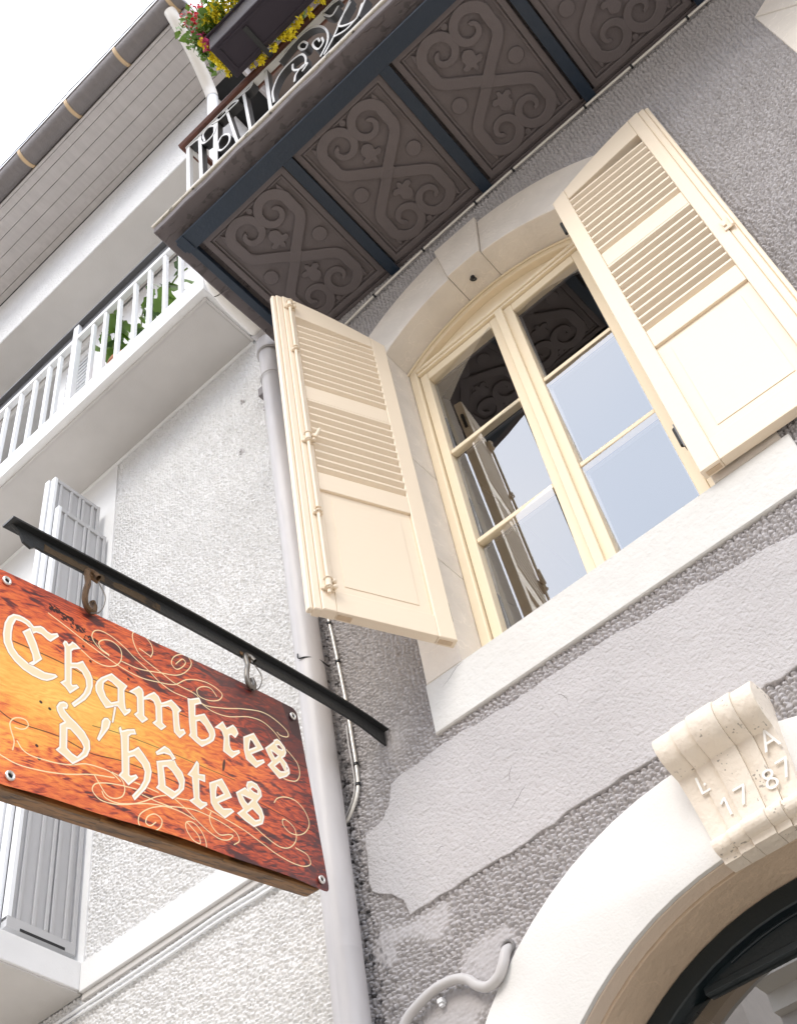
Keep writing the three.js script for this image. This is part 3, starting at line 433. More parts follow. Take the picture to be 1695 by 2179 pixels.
{ // left shutter, bolt side towards us
  const dx = -0.425, dz = 0.905, turn = Math.atan2(-dz, dx);
  const { g, put } = shutter('cream louvred shutter swung out beside the grey downpipe, bolt on its edge', [-1.352, 4.487, 0.045], turn, -1);
  const z = -0.012, bxx = 0.456;
  put('bolt_rod', new THREE.CylinderGeometry(0.0065, 0.0065, 1.98, 10).translate(bxx, 1.06, z * -1 * -1), M.cream);
  for (const y of [0.50, 1.62]) put('bolt_guide', mergeGeometries([new RoundedBoxGeometry(0.034, 0.012, 0.014, 2, 0.004).translate(bxx, y, z + 0.004), new THREE.TorusGeometry(0.010, 0.004, 6, 14).rotateX(Math.PI / 2).translate(bxx, y, z - 0.002).toNonIndexed(), new THREE.TorusGeometry(0.009, 0.003, 6, 14).rotateX(Math.PI / 2).translate(bxx, y + 0.02, z - 0.002).toNonIndexed()].map((q) => q.index ? q.toNonIndexed() : q)), M.cream);
  const ni = (q) => q.index ? q.toNonIndexed() : q;
  const knob = (y) => mergeGeometries([new RoundedBoxGeometry(0.05, 0.05, 0.008, 2, 0.003).translate(bxx, y, -0.004), new THREE.CylinderGeometry(0.011, 0.011, 0.055, 12).translate(bxx, y, z - 0.002), new THREE.TorusGeometry(0.012, 0.004, 6, 14).rotateX(Math.PI / 2).translate(bxx, y + 0.022, z - 0.002), new THREE.TorusGeometry(0.012, 0.004, 6, 14).rotateX(Math.PI / 2).translate(bxx, y - 0.02, z - 0.002), new THREE.SphereGeometry(0.009, 10, 8).translate(bxx - 0.02, y + 0.012, z - 0.006), new THREE.SphereGeometry(0.009, 10, 8).translate(bxx - 0.02, y - 0.016, z - 0.006)].map(ni));
  put('bolt_lock', mergeGeometries([knob(0.965), ni(new THREE.CylinderGeometry(0.006, 0.008, 0.075, 10).rotateZ(0.35).translate(bxx - 0.034, 0.99, z - 0.014))]), M.cream);
  put('bolt_catch', knob(0.115), M.cream); put('bolt_catch', knob(2.015), M.cream);
  put('hinge', new THREE.CylinderGeometry(0.008, 0.008, 0.09, 10).translate(-0.004, 0.16, 0.02), M.iron2); put('hinge', new THREE.CylinderGeometry(0.008, 0.008, 0.09, 10).translate(-0.004, 1.8, 0.02), M.iron2);
}
{ // right shutter, laid back against the wall
  const { put } = shutter('cream louvred shutter folded flat against the wall at the right of the window', [-0.402, 4.456, 0.062], 0.015, 1);
  put('catch_plate', mergeGeometries([box(0.468, 0.505, 0.965, 1.03, 0.0003, 0.006, 0.001), box(0.498, 0.506, 0.96, 1.035, 0.0063, 0.014, 0), box(0.472, 0.484, 0.985, 1.012, 0.0063, 0.013, 0)]), M.cream);
  put('hinge', new THREE.CylinderGeometry(0.008, 0.008, 0.09, 10).translate(-0.008, 0.22, -0.02), M.iron2); put('hinge', new THREE.CylinderGeometry(0.008, 0.008, 0.09, 10).translate(-0.008, 1.75, -0.02), M.iron2);
  put('hinge_strap', box(-0.006, 0.002, 0.16, 0.28, -0.036, -0.012, 0), M.darkMetal);
}

// ------------------------------------------------------------------ balcony of the grey house
const flat = (g, y) => metric(g.applyMatrix4(new THREE.Matrix4().makeBasis(V3(1, 0, 0), V3(0, 0, 1), V3(0, -1, 0)).setPosition(0, y, 0)));   // outline (x, z) pushed downwards from y
{
  const b = thing('balcony', 'stone balcony with scroll-work panels and navy iron beams underneath', 'balcony', [0, 7.02, 0]);
  const sl = jitter([[-1.915, 0.0], [3.2, 0.0], [3.2, 0.925], [-1.915, 0.925]], 0.07, 0.006, 21);
  part(b, 'slab', flat(slab(sl, 0, 0.060, { bevel: 0.006 }), 7.137), M.balcony);
  part(b, 'slab_top', flat(slab([[-1.92, 0.0], [3.2, 0.0], [3.2, 0.934], [-1.92, 0.934]], 0, 0.024, { bevel: 0.006, seg: 2 }), 7.1615), M.slabEdge, 'pale weathered coping of the balcony slab');
  const beam = (pts) => along(pts, -1.806, 3.19);
  part(b, 'front_beam', beam([[0.757, 7.020], [0.843, 7.020], [0.845, 7.024], [0.845, 7.032], [0.826, 7.040], [0.822, 7.0765], [0.770, 7.0765], [0.766, 7.040], [0.757, 7.032]]), M.navy);
  part(b, 'end_beam', box(-1.846, -1.8065, 7.026, 7.0765, 0.02, 0.775, 0.003), M.navy);
  part(b, 'beam_plate', mergeGeometries([box(-1.850, -1.8062, 7.012, 7.025, 0.762, 0.848, 0.003), box(-1.86, -1.848, 7.012, 7.05, 0.776, 0.83, 0.002)]), M.navy);
  const ribX = [-1.217, -0.635, -0.034, 0.56, 1.15];
  for (const x of ribX) part(b, 'rib_beam', mergeGeometries([box(x - 0.027, x + 0.027, 7.020, 7.031, 0.004, 0.7565, 0.002), box(x - 0.006, x + 0.006, 7.0312, 7.0765, 0.004, 0.7565, 0)]), M.navy);
  part(b, 'wall_moulding', mergeGeometries([box(-1.805, 3.2, 7.045, 7.0765, 0.0, 0.018, 0.003), box(-1.805, 3.2, 7.056, 7.0765, 0.0185, 0.034, 0.003)]), M.panel);
  // one panel: sunk plate, moulded border, strap-work cross with volutes, two bosses, two palmettes
  const arm = (sx, sz) => {
    const p = [V3(0.008, 0.010, 0), V3(0.080, 0.066, 0), V3(0.150, 0.122, 0), V3(0.166, 0.150, 0), V3(0.167, 0.190, 0)];
    const path = new THREE.CatmullRomCurve3(p, false, 'centripetal').getPoints(20);
    const cx = 0.078, cy = 0.226, n = 46; for (let i = 3; i <= n; i++) { const t = i / n, a = -0.25 + t * (Math.PI * 2 + 1.3), r = 0.094 * (1 - t) ** 0.85 * 0.86 + 0.018 - 0.004 * t; path.push(V3(cx + r * Math.cos(a), cy + r * Math.sin(a), 0)); }
    const w = (t) => t < 0.35 ? 0.026 : 0.026 - 0.017 * (t - 0.35) / 0.65;
    return band(path, w).map(([x, y]) => [x * sx, y * sz]);
  };
  const cw = (pts) => { let a = 0; for (let i = 0; i < pts.length; i++) { const [x, y] = pts[i], [X, Y] = pts[(i + 1) % pts.length]; a += x * Y - X * y; } return a < 0 ? pts.slice().reverse() : pts; };
  const relief = (pts, h, y0 = 0, bevel = 0.004) => { const g = slab(cw(pts), 0, h, { bevel: Math.min(bevel, h / 2.2), seg: 2 }); return flat(g, y0); };
  const palm = (s) => { const half = [[0, 0.066], [0.010, 0.074], [0.014, 0.090], [0.034, 0.086], [0.050, 0.098], [0.048, 0.114], [0.030, 0.120], [0.032, 0.142], [0.022, 0.160], [0, 0.172]]; const p = half.map(([x, y]) => new THREE.Vector3(x, y, 0)); const c = new THREE.CatmullRomCurve3(p, false, 'centripetal').getPoints(40).map((q) => [q.x, q.y * s]); return [...c, ...c.slice(1, -1).reverse().map(([x, y]) => [-x, y])]; };
  const HW = 0.262, HL = 0.361;
  const rectRing = (a, bb, w) => { const s = shapeOf([[-a, -bb], [a, -bb], [a, bb], [-a, bb]]); s.holes.push(new THREE.Path([[-a + w, -bb + w], [-a + w, bb - w], [a - w, bb - w], [a - w, -bb + w]].map(([x, y]) => new THREE.Vector2(x, y)))); return s; };
  const P = [['plate', flat(slab([[-HW, -HL], [HW, -HL], [HW, HL], [-HW, HL]], 0, 0.006), 0.0165)],
    ['border', mergeGeometries([flat(slab(rectRing(HW, HL, 0.030), 0, 0.016, { bevel: 0.004, seg: 2 }), 0.0103), flat(slab(rectRing(HW - 0.034, HL - 0.034, 0.012), 0, 0.008, { bevel: 0.003 }), 0.0103)])]];
  for (const sx of [-1, 1]) for (const sz of [-1, 1]) P.push(['strap', relief(arm(sx, sz), 0.015 + 0.0006 * (sx + 1) + 0.0011 * (sz + 1), 0.0103)]);
  P.push(['strap_centre', relief([[-0.045, 0], [0, -0.036], [0.045, 0], [0, 0.036]], 0.0188, 0.0103)]);
  for (const sx of [-1, 1]) P.push(['boss', flat(slab(arc(sx * 0.160, 0, 0.037, 0, Math.PI * 2 - 0.2, 30), 0, 0.013, { bevel: 0.005, seg: 3 }), 0.0103)]);
  for (const sz of [-1, 1]) { P.push(['palmette', relief(palm(sz), 0.012, 0.0103)]); P.push(['leaf_tip', relief(arc(0, sz * 0.305, 0.016, 0, Math.PI * 2 - 0.3, 14), 0.010, 0.0103)]);
    for (const sx of [-1, 1]) P.push(['spur', relief([[sx * 0.150, sz * 0.262], [sx * 0.190, sz * 0.272], [sx * 0.182, sz * 0.318], [sx * 0.166, sz * 0.296], [sx * 0.135, sz * 0.304]], 0.0128, 0.0103)]); }
  const px = [-1.512, -0.926, -0.3345, 0.263, 0.855];
  const first = new THREE.Group(); first.name = 'ceiling_panel'; for (const [n, geo] of P) local(first, n, geo, M.panel);
  px.forEach((x, i) => { const o = i ? first.clone() : first; o.position.set(x, 7.0475 - 7.02, 0.395); b.add(o); });
}
// railing
{
  const r = thing('balcony_railing', 'wrought iron scroll railing with brown wooden handrail on the stone balcony', 'railing', [-1.66, 7.163, 0.9]);
  // flat bars: light painted in, pale on the street side, dark on the sides
  const iron = (name, pts, dz) => { const o = part(r, name, slab(pts, 0.880 - dz, 0.9125 + dz), M.shadedIron); const f = shade(new THREE.Mesh(slab(pts, 0.913 + dz, 0.9155 + dz), M.iron)); f.name = 'lit_face'; o.add(f); };
  const bar = (x0, y0, x1, y1, w) => { const l = Math.hypot(x1 - x0, y1 - y0), nx = -(y1 - y0) / l * w / 2, ny = (x1 - x0) / l * w / 2; iron('baluster', [[x0 + nx, y0 + ny], [x1 + nx, y1 + ny], [x1 - nx, y1 - ny], [x0 - nx, y0 - ny]].reverse(), 0); };
  part(r, 'base_rail', box(-1.70, 3.1, 7.172, 7.186, 0.885, 0.925, 0.002), M.iron);
  part(r, 'lower_rail', box(-1.70, 3.1, 7.215, 7.223, 0.893, 0.917, 0), M.iron);
  part(r, 'upper_rail', box(-1.70, 3.1, 7.742, 7.752, 0.888, 0.922, 0), M.iron);
  part(r, 'handrail', along([[0.872, 7.762], [0.938, 7.762], [0.948, 7.776], [0.944, 7.796], [0.925, 7.806], [0.885, 7.806], [0.866, 7.796], [0.862, 7.776]], -1.725, 3.09), M.handrail);
  part(r, 'corner_post', box(-1.700, -1.676, 7.187, 7.761, 0.893, 0.917, 0.002), M.iron);
  for (const [a, c, w] of [[-1.602, -1.604, 0.022], [-1.508, -1.490, 0.030], [-1.364, -1.415, 0.016], [-1.279, -1.296, 0.018], [-1.149, -1.146, 0.020]]) bar(a, 7.224, c, 7.741, w);
  SCROLLS.forEach((f, i) => { const pts = []; for (let k = 0; k < f.length; k += 2) pts.push([f[k], Math.min(7.735, Math.max(7.228, f[k + 1]))]); const path = smooth(pts, 5); iron('scroll', band(path, () => 0.0055), 0.0003 * i); });
  for (let k = 0; k < 8; k++) { const x0 = -0.42 + k * 0.44; bar(x0, 7.224, x0, 7.741, 0.018); const sp = []; for (let i = 0; i <= 60; i++) { const t = i / 60, a = t * 11, rr = 0.19 * (1 - t) + 0.02; sp.push(V3(x0 + 0.22 + rr * Math.cos(a), 7.48 + rr * Math.sin(a), 0)); } iron('scroll', band(sp, () => 0.0055), 0); }
  // return towards the wall
  for (let k = 1; k < 6; k++) part(r, 'baluster', box(-1.699, -1.681, 7.187, 7.741, 0.893 - k * 0.15, 0.909 - k * 0.15), M.shadedIron);
  part(r, 'side_rail', box(-1.698, -1.678, 7.742, 7.752, 0.0, 0.887), M.iron); part(r, 'side_handrail', box(-1.715, -1.660, 7.764, 7.80, 0.0, 0.861, 0.004), M.handrail); part(r, 'side_rail', box(-1.698, -1.678, 7.205, 7.215, 0.0, 0.892), M.iron);
}
// french window behind the railing
{
  const d = thing('french_window', 'pale french window behind the iron railing', 'window', [-0.9, 7.163, 0.02]);
  part(d, 'frame', slab([[-1.35, 7.164], [-0.25, 7.164], [-0.25, 9.5], [-1.35, 9.5]], -0.012, 0.03, { holes: [[[-1.28, 7.24], [-1.28, 9.43], [-0.32, 9.43], [-0.32, 7.24]]] }), M.frameCream);
  for (const [a, c] of [[-1.279, -0.805], [-0.795, -0.321]]) part(d, 'leaf', slab([[a, 7.241], [c, 7.241], [c, 9.429], [a, 9.429]], -0.010, 0.02, { holes: [[[a + 0.08, 7.75], [a + 0.08, 9.35], [c - 0.08, 9.35], [c - 0.08, 7.75]]] }), M.frameCream);
  part(d, 'pane', box(-1.27, -0.33, 7.3, 9.4, -0.0145, -0.011), M.black);
}

// ------------------------------------------------------------------ flower trough on the railing
{
  const x0 = -1.262, x1 = -0.36, z0 = 0.992, z1 = 1.172, y0 = 7.70, y1 = 7.89;
  const t = thing('flower_trough', 'dark plum plastic flower trough hooked on the balcony railing', 'planter', [-0.8, y0, 1.08]);
  const wall = (a, c) => slab([[x0, z0], [x1, z0], [x1, z1], [x0, z1]], a, c);
  part(t, 'tub', metric(mergeGeometries([new RoundedBoxGeometry(x1 - x0, 0.012, z1 - z0, 2, 0.005).translate((x0 + x1) / 2, y0 + 0.006, (z0 + z1) / 2), box(x0, x1, y0 + 0.0125, y1, z0, z0 + 0.006, 0.002), box(x0, x1, y0 + 0.0125, y1, z1 - 0.006, z1, 0.002), box(x0, x0 + 0.006, y0 + 0.0125, y1, z0 + 0.0065, z1 - 0.0065, 0), box(x1 - 0.006, x1, y0 + 0.0125, y1, z0 + 0.0065, z1 - 0.0065, 0)].map((q) => { q = q.index ? q.toNonIndexed() : q; return q; }))), M.trough);
  part(t, 'foot_ridge', mergeGeometries([box(x0 + 0.03, x1 - 0.03, y0 - 0.007, y0 - 0.0005, z0 + 0.02, z0 + 0.03, 0.002), box(x0 + 0.03, x1 - 0.03, y0 - 0.007, y0 - 0.0005, z1 - 0.03, z1 - 0.02, 0.002), box(x0 + 0.03, x0 + 0.04, y0 - 0.007, y0 - 0.0005, z0 + 0.0305, z1 - 0.0305, 0.002)]), M.trough);
  part(t, 'rim', mergeGeometries([box(x0 - 0.012, x1 + 0.012, y1, y1 + 0.02, z1 - 0.008, z1 + 0.012, 0.004), box(x0 - 0.012, x1 + 0.012, y1, y1 + 0.02, z0 - 0.012, z0 + 0.008, 0.004), box(x0 - 0.012, x0 + 0.008, y1, y1 + 0.02, z0 + 0.0085, z1 - 0.0085, 0.003)]), M.trough);
  part(t, 'bracket', mergeGeometries([box(x0 + 0.18, x0 + 0.205, y0 - 0.012, y0 - 0.0072, 0.95, z1 - 0.04), box(x0 + 0.18, x0 + 0.205, y0 - 0.012, 7.815, 0.953, 0.958), box(x0 + 0.18, x0 + 0.205, 7.8152, 7.82, 0.88, 0.958)]), M.iron2);
  part(t, 'soil', box(x0 + 0.007, x1 - 0.007, y1 - 0.05, y1 - 0.02, z0 + 0.007, z1 - 0.007), M.black);
  const leafG = (s) => { const g = new THREE.BufferGeometry(), p = [[0, 0, 0], [0.35, 0.45, 0.06], [0, 1, -0.12], [-0.35, 0.45, 0.06], [0, 0.5, -0.05]].map((q) => q.map((v) => v * s)); g.setAttribute('position', new THREE.Float32BufferAttribute([p[0], p[1], p[4], p[1], p[2], p[4], p[2], p[3], p[4], p[3], p[0], p[4]].flat(), 3)); g.computeVertexNormals(); return g; };
  const L = leafG(1), q = new THREE.Quaternion(), e = new THREE.Euler();
  const cloud = (n, seed, pos, size) => { const r = rng(seed), out = []; for (let i = 0; i < n; i++) { e.set(r() * 6.3, r() * 6.3, r() * 6.3); q.setFromEuler(e); const s = size * (0.6 + 0.8 * r()); out.push(L.clone().applyMatrix4(new THREE.Matrix4().compose(pos(r), q, V3(s, s, s)))); } return mergeGeometries(out); };
  const flowerHead = (cx, cy, cz, s, seed) => cloud(26, seed, (r) => V3(cx + (r() - 0.5) * s, cy + (r() - 0.5) * s, cz + (r() - 0.5) * s), 0.02);
  const plant = (label, cx, cz, mBloom, heads, seed, kind) => {
    const g = thing('flowering_plant', label, 'flowers', [cx, y1 - 0.02, cz], 'plants in the flower trough'), r = rng(seed);
    part(g, 'foliage', cloud(260, seed + 1, (rr) => V3(cx + (rr() - 0.5) * 0.2, y1 + 0.02 + rr() * 0.13, cz + (rr() - 0.5) * 0.22), 0.035), M.leaf);
    part(g, 'blossom', mergeGeometries(heads.map(([x, y, z, s], i) => flowerHead(x, y, z, s, seed + 10 + i))), mBloom);
  };
  const heads = (n, seed, x, y, z, dx, dy, dz, s) => { const r = rng(seed); return Array.from({ length: n }, () => [x + (r() - 0.5) * dx, y + (r() - 0.5) * dy, z + (r() - 0.5) * dz, s * (0.7 + 0.6 * r())]); };
  plant('yellow flowers spilling over the end of the dark trough', -1.25, 1.1, M.yellow, [...heads(12, 51, -1.27, 7.88, 1.12, 0.08, 0.18, 0.14, 0.035), ...heads(5, 57, -1.275, 7.76, 1.07, 0.02, 0.12, 0.10, 0.03)], 60, 0);
  plant('bright yellow flowers in the dark trough, beside the red ones', -1.12, 1.15, M.yellow, heads(44, 52, -1.13, 7.98, 1.20, 0.20, 0.12, 0.07, 0.055), 80, 0);
  plant('red flowers standing highest in the dark trough', -1.26, 1.19, M.red, heads(30, 53, -1.27, 8.10, 1.20, 0.12, 0.14, 0.10, 0.07), 120, 0);
  plant('yellow flowers further along the dark trough', -0.9, 1.15, M.yellow, heads(26, 54, -0.9, 7.98, 1.17, 0.3, 0.1, 0.1, 0.045), 160, 0);
  plant('small pink and red flowers low on the end of the trough', -1.285, 1.13, M.pink, heads(5, 55, -1.285, 7.90, 1.17, 0.03, 0.10, 0.06, 0.03), 200, 0);
  plant('yellow trailing flowers hanging between trough and railing', -0.95, 0.965, M.yellow, heads(22, 56, -0.95, 7.72, 0.972, 0.5, 0.10, 0.02, 0.025), 240, 0);
}
// ------------------------------------------------------------------ downpipe between the houses
{
  const d = thing('downpipe', 'grey round rainwater downpipe running down the joint of the two houses', 'downpipe', [-1.96, 0, 0.07]);
  part(d, 'pipe', tube([[-1.958, 0, 0.072], [-1.957, 2, 0.072], [-1.956, 3.4, 0.072], [-1.958, 4.3, 0.072], [-1.965, 4.9, 0.072], [-1.99, 6.2, 0.072], [-2.0, 6.9, 0.072], [-2.004, 7.2, 0.072]], 0.0535, { seg: 60, sides: 32 }), M.pipe);
  part(d, 'collar', new THREE.LatheGeometry([[0.052, 0.11], [0.066, 0.10], [0.066, 0.0], [0.0545, 0.0]].map(([x, y]) => new THREE.Vector2(x, y)), 32).translate(-2.0, 7.115, 0.072), M.pipe);
  part(d, 'elbow', tube([[-2.0, 7.2, 0.072], [-2.0, 7.25, 0.075], [-2.0, 7.285, 0.10], [-2.0, 7.29, 0.15]], 0.052, { seg: 24, sides: 20 }), M.pipe);
  part(d, 'offset_pipe', tube([[-2.0, 7.29, 0.15], [-1.995, 7.285, 0.25], [-1.99, 7.285, 0.36], [-1.98, 7.29, 0.43]], 0.044, { seg: 24, sides: 20 }), M.palePipe, 'pale offset length of the pipe under the balconies');
  part(d, 'offset_elbow', tube([[-1.98, 7.29, 0.43], [-1.972, 7.30, 0.475], [-1.965, 7.34, 0.495], [-1.96, 7.40, 0.50]], 0.046, { seg: 20, sides: 20 }), M.palePipe);
  part(d, 'upper_pipe', new THREE.CylinderGeometry(0.038, 0.038, 2.5, 24, 1, true).translate(-1.925, 8.64, 0.47), M.whiteMetal, 'white upper length of the pipe');
  part(d, 'gutter_pipe', tube([[-1.925, 9.88, 0.47], [-1.92, 9.98, 0.50], [-1.85, 10.1, 0.72], [-1.81, 10.18, 0.90], [-1.805, 10.24, 0.955]], 0.042, { seg: 36, sides: 18 }), M.palePipe);
  const clip = (x, y, r, m) => mergeGeometries([new THREE.CylinderGeometry(r, r, 0.02, 28, 1, true).translate(x, y, 0.072).toNonIndexed(), new THREE.CylinderGeometry(r + 0.003, r + 0.003, 0.004, 28).translate(x, y + 0.012, 0.072).toNonIndexed(), box(x - 0.088, x - 0.052, y - 0.025, y + 0.03, 0.03, 0.062, 0.002), box(x - 0.085, x - 0.06, y - 0.012, y + 0.012, -0.012, 0.0295, 0)].map((g) => { g.deleteAttribute('uv'); return g; }));
  part(d, 'clip', clip(-2.0, 6.87, 0.0555), M.pipe); part(d, 'clip_bracket', box(-2.098, -2.056, 6.83, 6.90, 0.02, 0.075, 0.004), M.zinc); part(d, 'clip', clip(-1.961, 2.6, 0.0555), M.pipe);
  part(d, 'wire_tie', tube([[-1.968, 4.842, 0.132], [-1.966, 4.818, 0.1325], [-1.94, 4.812, 0.121], [-1.916, 4.806, 0.088], [-1.908, 4.80, 0.03]], 0.003, { sides: 6 }), M.iron2);
}

// ------------------------------------------------------------------ cables and hose
function cable(name, label, pts, r, ties, m = M.cable) {
  const g = thing(name, label, 'cable', pts[0]); const c = new THREE.CatmullRomCurve3(pts.map((p) => V3(...p)), false, 'centripetal');
  part(g, 'sheath', tube(pts, r, { seg: pts.length * 14, sides: 10 }), m);
  for (const t of ties) { const p = c.getPointAt(t), d = c.getTangentAt(t), q = new THREE.Quaternion().setFromUnitVectors(V3(0, 1, 0), d), k = new THREE.CylinderGeometry(r * 1.55, r * 1.55, 0.010, 14); k.applyQuaternion(q).translate(p.x, p.y, p.z); part(g, 'clip', k, M.tie); }
  return g;
}
cable('wall_cable', 'thin pale cable clipped along the foot of the balcony ceiling', [[-1.72, 6.90, 0.018], [-1.545, 6.925, 0.018], [-1.36, 6.955, 0.018], [-1.03, 6.985, 0.018], [-0.72, 6.998, 0.018], [-0.5, 7.002, 0.018], [-0.08, 7.004, 0.018], [0.58, 7.004, 0.018], [2.2, 7.006, 0.018]], 0.0075, [0.094, 0.175, 0.258, 0.315, 0.42, 0.485, 0.56, 0.65, 0.8]);
cable('wall_cable', 'thin pale cable bending down the rough wall beside the downpipe', [[-1.915, 5.35, 0.012], [-1.903, 5.115, 0.012], [-1.891, 4.971, 0.012], [-1.878, 4.759, 0.012], [-1.869, 4.586, 0.012], [-1.866, 4.417, 0.012], [-1.864, 4.30, 0.012], [-1.871, 4.206, 0.012], [-1.895, 4.153, 0.012], [-1.93, 4.113, 0.012], [-1.975, 4.10, 0.012]], 0.0062, [0.24, 0.41, 0.58, 0.80, 0.865]);
cable('wall_cable', 'second thin cable beside the bend of the wall cable', [[-1.883, 4.50, 0.010], [-1.885, 4.42, 0.010], [-1.881, 4.32, 0.010], [-1.884, 4.22, 0.010], [-1.905, 4.17, 0.010], [-1.95, 4.12, 0.010]], 0.0035, [], M.hose);
{
  const h = thing('hose', 'thick grey hose curving out of a hole in the wall by the arch', 'hose', [-1.455, 3.372, 0.02]);
  part(h, 'hose_body', tube([[-1.93, 3.13, 0.026], [-1.86, 3.27, 0.026], [-1.804, 3.338, 0.026], [-1.758, 3.361, 0.026], [-1.688, 3.378, 0.026], [-1.619, 3.371, 0.026], [-1.583, 3.351, 0.026], [-1.556, 3.320, 0.026], [-1.526, 3.303, 0.026], [-1.49, 3.312, 0.026], [-1.468, 3.340, 0.024], [-1.456, 3.380, 0.012], [-1.452, 3.400, -0.02]], 0.0145, { seg: 120, sides: 14 }), M.hose);
  part(h, 'wall_ring', new THREE.TorusGeometry(0.018, 0.005, 8, 24).translate(-1.453, 3.394, 0.004), M.greyPatch);
  part(h, 'clip', mergeGeometries([box(-1.70, -1.682, 3.338, 3.352, 0.0, 0.02, 0.002), box(-1.697, -1.685, 3.33, 3.3375, 0.004, 0.016, 0)]), M.whiteMetal);
}

// ------------------------------------------------------------------ sign bar, hooks and hanging sign
{
  const X = -1.74, g = thing('sign_bar', 'black iron T-bar jutting from the wall over the hanging sign', 'bracket', [X, 4.35, 0]);
  const cl = new THREE.CatmullRomCurve3([[0.0, 4.378], [0.10, 4.3785], [0.265, 4.370], [0.45, 4.352], [0.64, 4.330], [0.936, 4.292], [1.22, 4.247], [1.50, 4.202]].map(([z, y]) => V3(X, y, z)), false, 'centripetal').getPoints(70);
  const sweep = (prof) => { // profile in (x, down) carried along the bar
    const pos = [], idx = [], n = prof.length; cl.forEach((p) => prof.forEach(([x, y]) => pos.push(p.x + x, p.y - y, p.z)));
    for (let i = 0; i < cl.length - 1; i++) for (let k = 0; k < n; k++) { const a = i * n + k, b = i * n + (k + 1) % n; idx.push(a, b, a + n, b, b + n, a + n); }
    for (let k = 1; k < n - 1; k++) { idx.push(0, k + 1, k); const o = (cl.length - 1) * n; idx.push(o, o + k, o + k + 1); }
    const q = new THREE.BufferGeometry(); q.setAttribute('position', new THREE.Float32BufferAttribute(pos, 3)); q.setIndex(idx); const m = q.toNonIndexed(); m.computeVertexNormals(); return metric(m);
  };
  part(g, 'flange', sweep([[-0.022, 0], [0.022, 0], [0.023, 0.003], [0.022, 0.007], [-0.022, 0.007]]), M.iron2);
  const web = cl.filter((p) => p.z < 1.40), wp = web.map((p) => [p.z, p.y - 0.0075]), lo = web.map((p) => [p.z, p.y - 0.052 - 0.012 * sstep(0.16, 0.0, p.z)]).reverse();
  const tip = [[1.44, 4.186], [1.455, 4.168], [1.43, 4.148], [1.405, 4.163]];
  const wg = slab([...wp, [1.49, 4.196], [1.462, 4.180], [1.450, 4.156], [1.425, 4.150], [1.412, 4.166], ...lo].reverse(), -0.004, 0.004, { bevel: 0.001 });
  wg.applyMatrix4(new THREE.Matrix4().makeBasis(V3(0, 0, 1), V3(0, 1, 0), V3(-1, 0, 0)).setPosition(X, 0, 0)); part(g, 'web', metric(wg), M.iron2);
  part(g, 'rust_crust', box(X - 0.0065, X + 0.0065, 4.19, 4.206, 1.205, 1.255, 0.002), M.rust); part(g, 'rust_crust', box(X - 0.0065, X + 0.0065, 4.278, 4.292, 0.63, 0.68, 0.002), M.rust);
  { const rp = cl.filter((p) => p.z > 0.98 && p.z < 1.39), a = rp.map((p, i) => [p.z, p.y - 0.022 - 0.012 * hash2(i, 4)]), c = rp.map((p) => [p.z, p.y - 0.0515]).reverse(); const rg = slab([...a, ...c].reverse(), -0.0056, -0.0043); rg.applyMatrix4(new THREE.Matrix4().makeBasis(V3(0, 0, 1), V3(0, 1, 0), V3(-1, 0, 0)).setPosition(X, 0, 0)); part(g, 'rust_crust', metric(rg), M.rustDark); }
  const hookAt = (z, yTop, yBot, label, m) => {
    const h = thing('sign_hook', label, 'hook', [X, yBot, z], 'hooks of the hanging sign'), hgt = yTop - yBot;
    const R = 0.016, pts = [[0.010, yTop - 0.020, z - R], [0.002, yTop - 0.002, z - R * 0.4], [-0.002, yTop, z + R * 0.5], [0.004, yTop - 0.02, z + R * 1.1], [0.008, yTop - hgt * 0.42, z + R * 0.9], [0.008, yTop - hgt * 0.62, z + R * 1.2], [0.006, yBot + 0.022, z + R * 1.1], [0.003, yBot + 0.003, z + R * 0.3], [0.0, yBot + 0.004, z - R * 0.7], [-0.004, yBot + 0.03, z - R * 1.3], [-0.006, yBot + 0.05, z - R * 0.9]];
    part(h, 'hook_rod', tube(pts.map(([x, y, zz]) => [X + x + 0.006, y, zz]), 0.0085, { seg: 80, sides: 10 }), m);
    part(h, 'wire', tube([[X + 0.012, yTop - 0.03, z - 0.02], [X + 0.016, yTop - hgt * 0.5, z - 0.042], [X + 0.012, yBot + 0.012, z - 0.03], [X + 0.01, yBot - 0.01, z - 0.004]], 0.0022, { sides: 6 }), M.steel);
  };
  hookAt(1.235, 4.206, 4.050, 'rusty brown sign hook nearer the outer end of the bar', M.rust);
  hookAt(0.645, 4.292, 4.158, 'bare steel sign hook nearer the wall', M.steel);

  // the sign, in its own axes: x along (towards the wall), y up, z out of the print
  const ux = V3(0, 0.1834, -0.983).normalize(), vy = V3(0.05756403, 0.98140703, 0.1831028).normalize(), nz = ux.clone().cross(vy).normalize();
  const s = thing('hanging_sign', 'hanging wooden guesthouse sign with an orange wood-print banner and cream lettering', 'sign', [X, 4.2156, 0.4288]);
  s.quaternion.setFromRotationMatrix(new THREE.Matrix4().makeBasis(ux, vy, nz));
  const L = 1.102, H = 0.612;
  const rr = (x0, x1, y0, y1, r) => [...arc(x1 - r, y1 - r, r, 0, Math.PI / 2, 5), ...arc(x0 + r, y1 - r, r, Math.PI / 2, Math.PI, 5), ...arc(x0 + r, y0 + r, r, Math.PI, Math.PI * 1.5, 5), ...arc(x1 - r, y0 + r, r, Math.PI * 1.5, Math.PI * 2, 5)];
  local(s, 'board', slab(rr(-L + 0.008, -0.016, -H + 0.002, -0.008, 0.03), -0.070, -0.022, { bevel: 0.004 }), M.signWood, 'brown wooden board behind the banner');
  // banner: a thin sheet that bows off the board
  const nx = 90, ny = 50, pos = [], uv = [], idx = [];
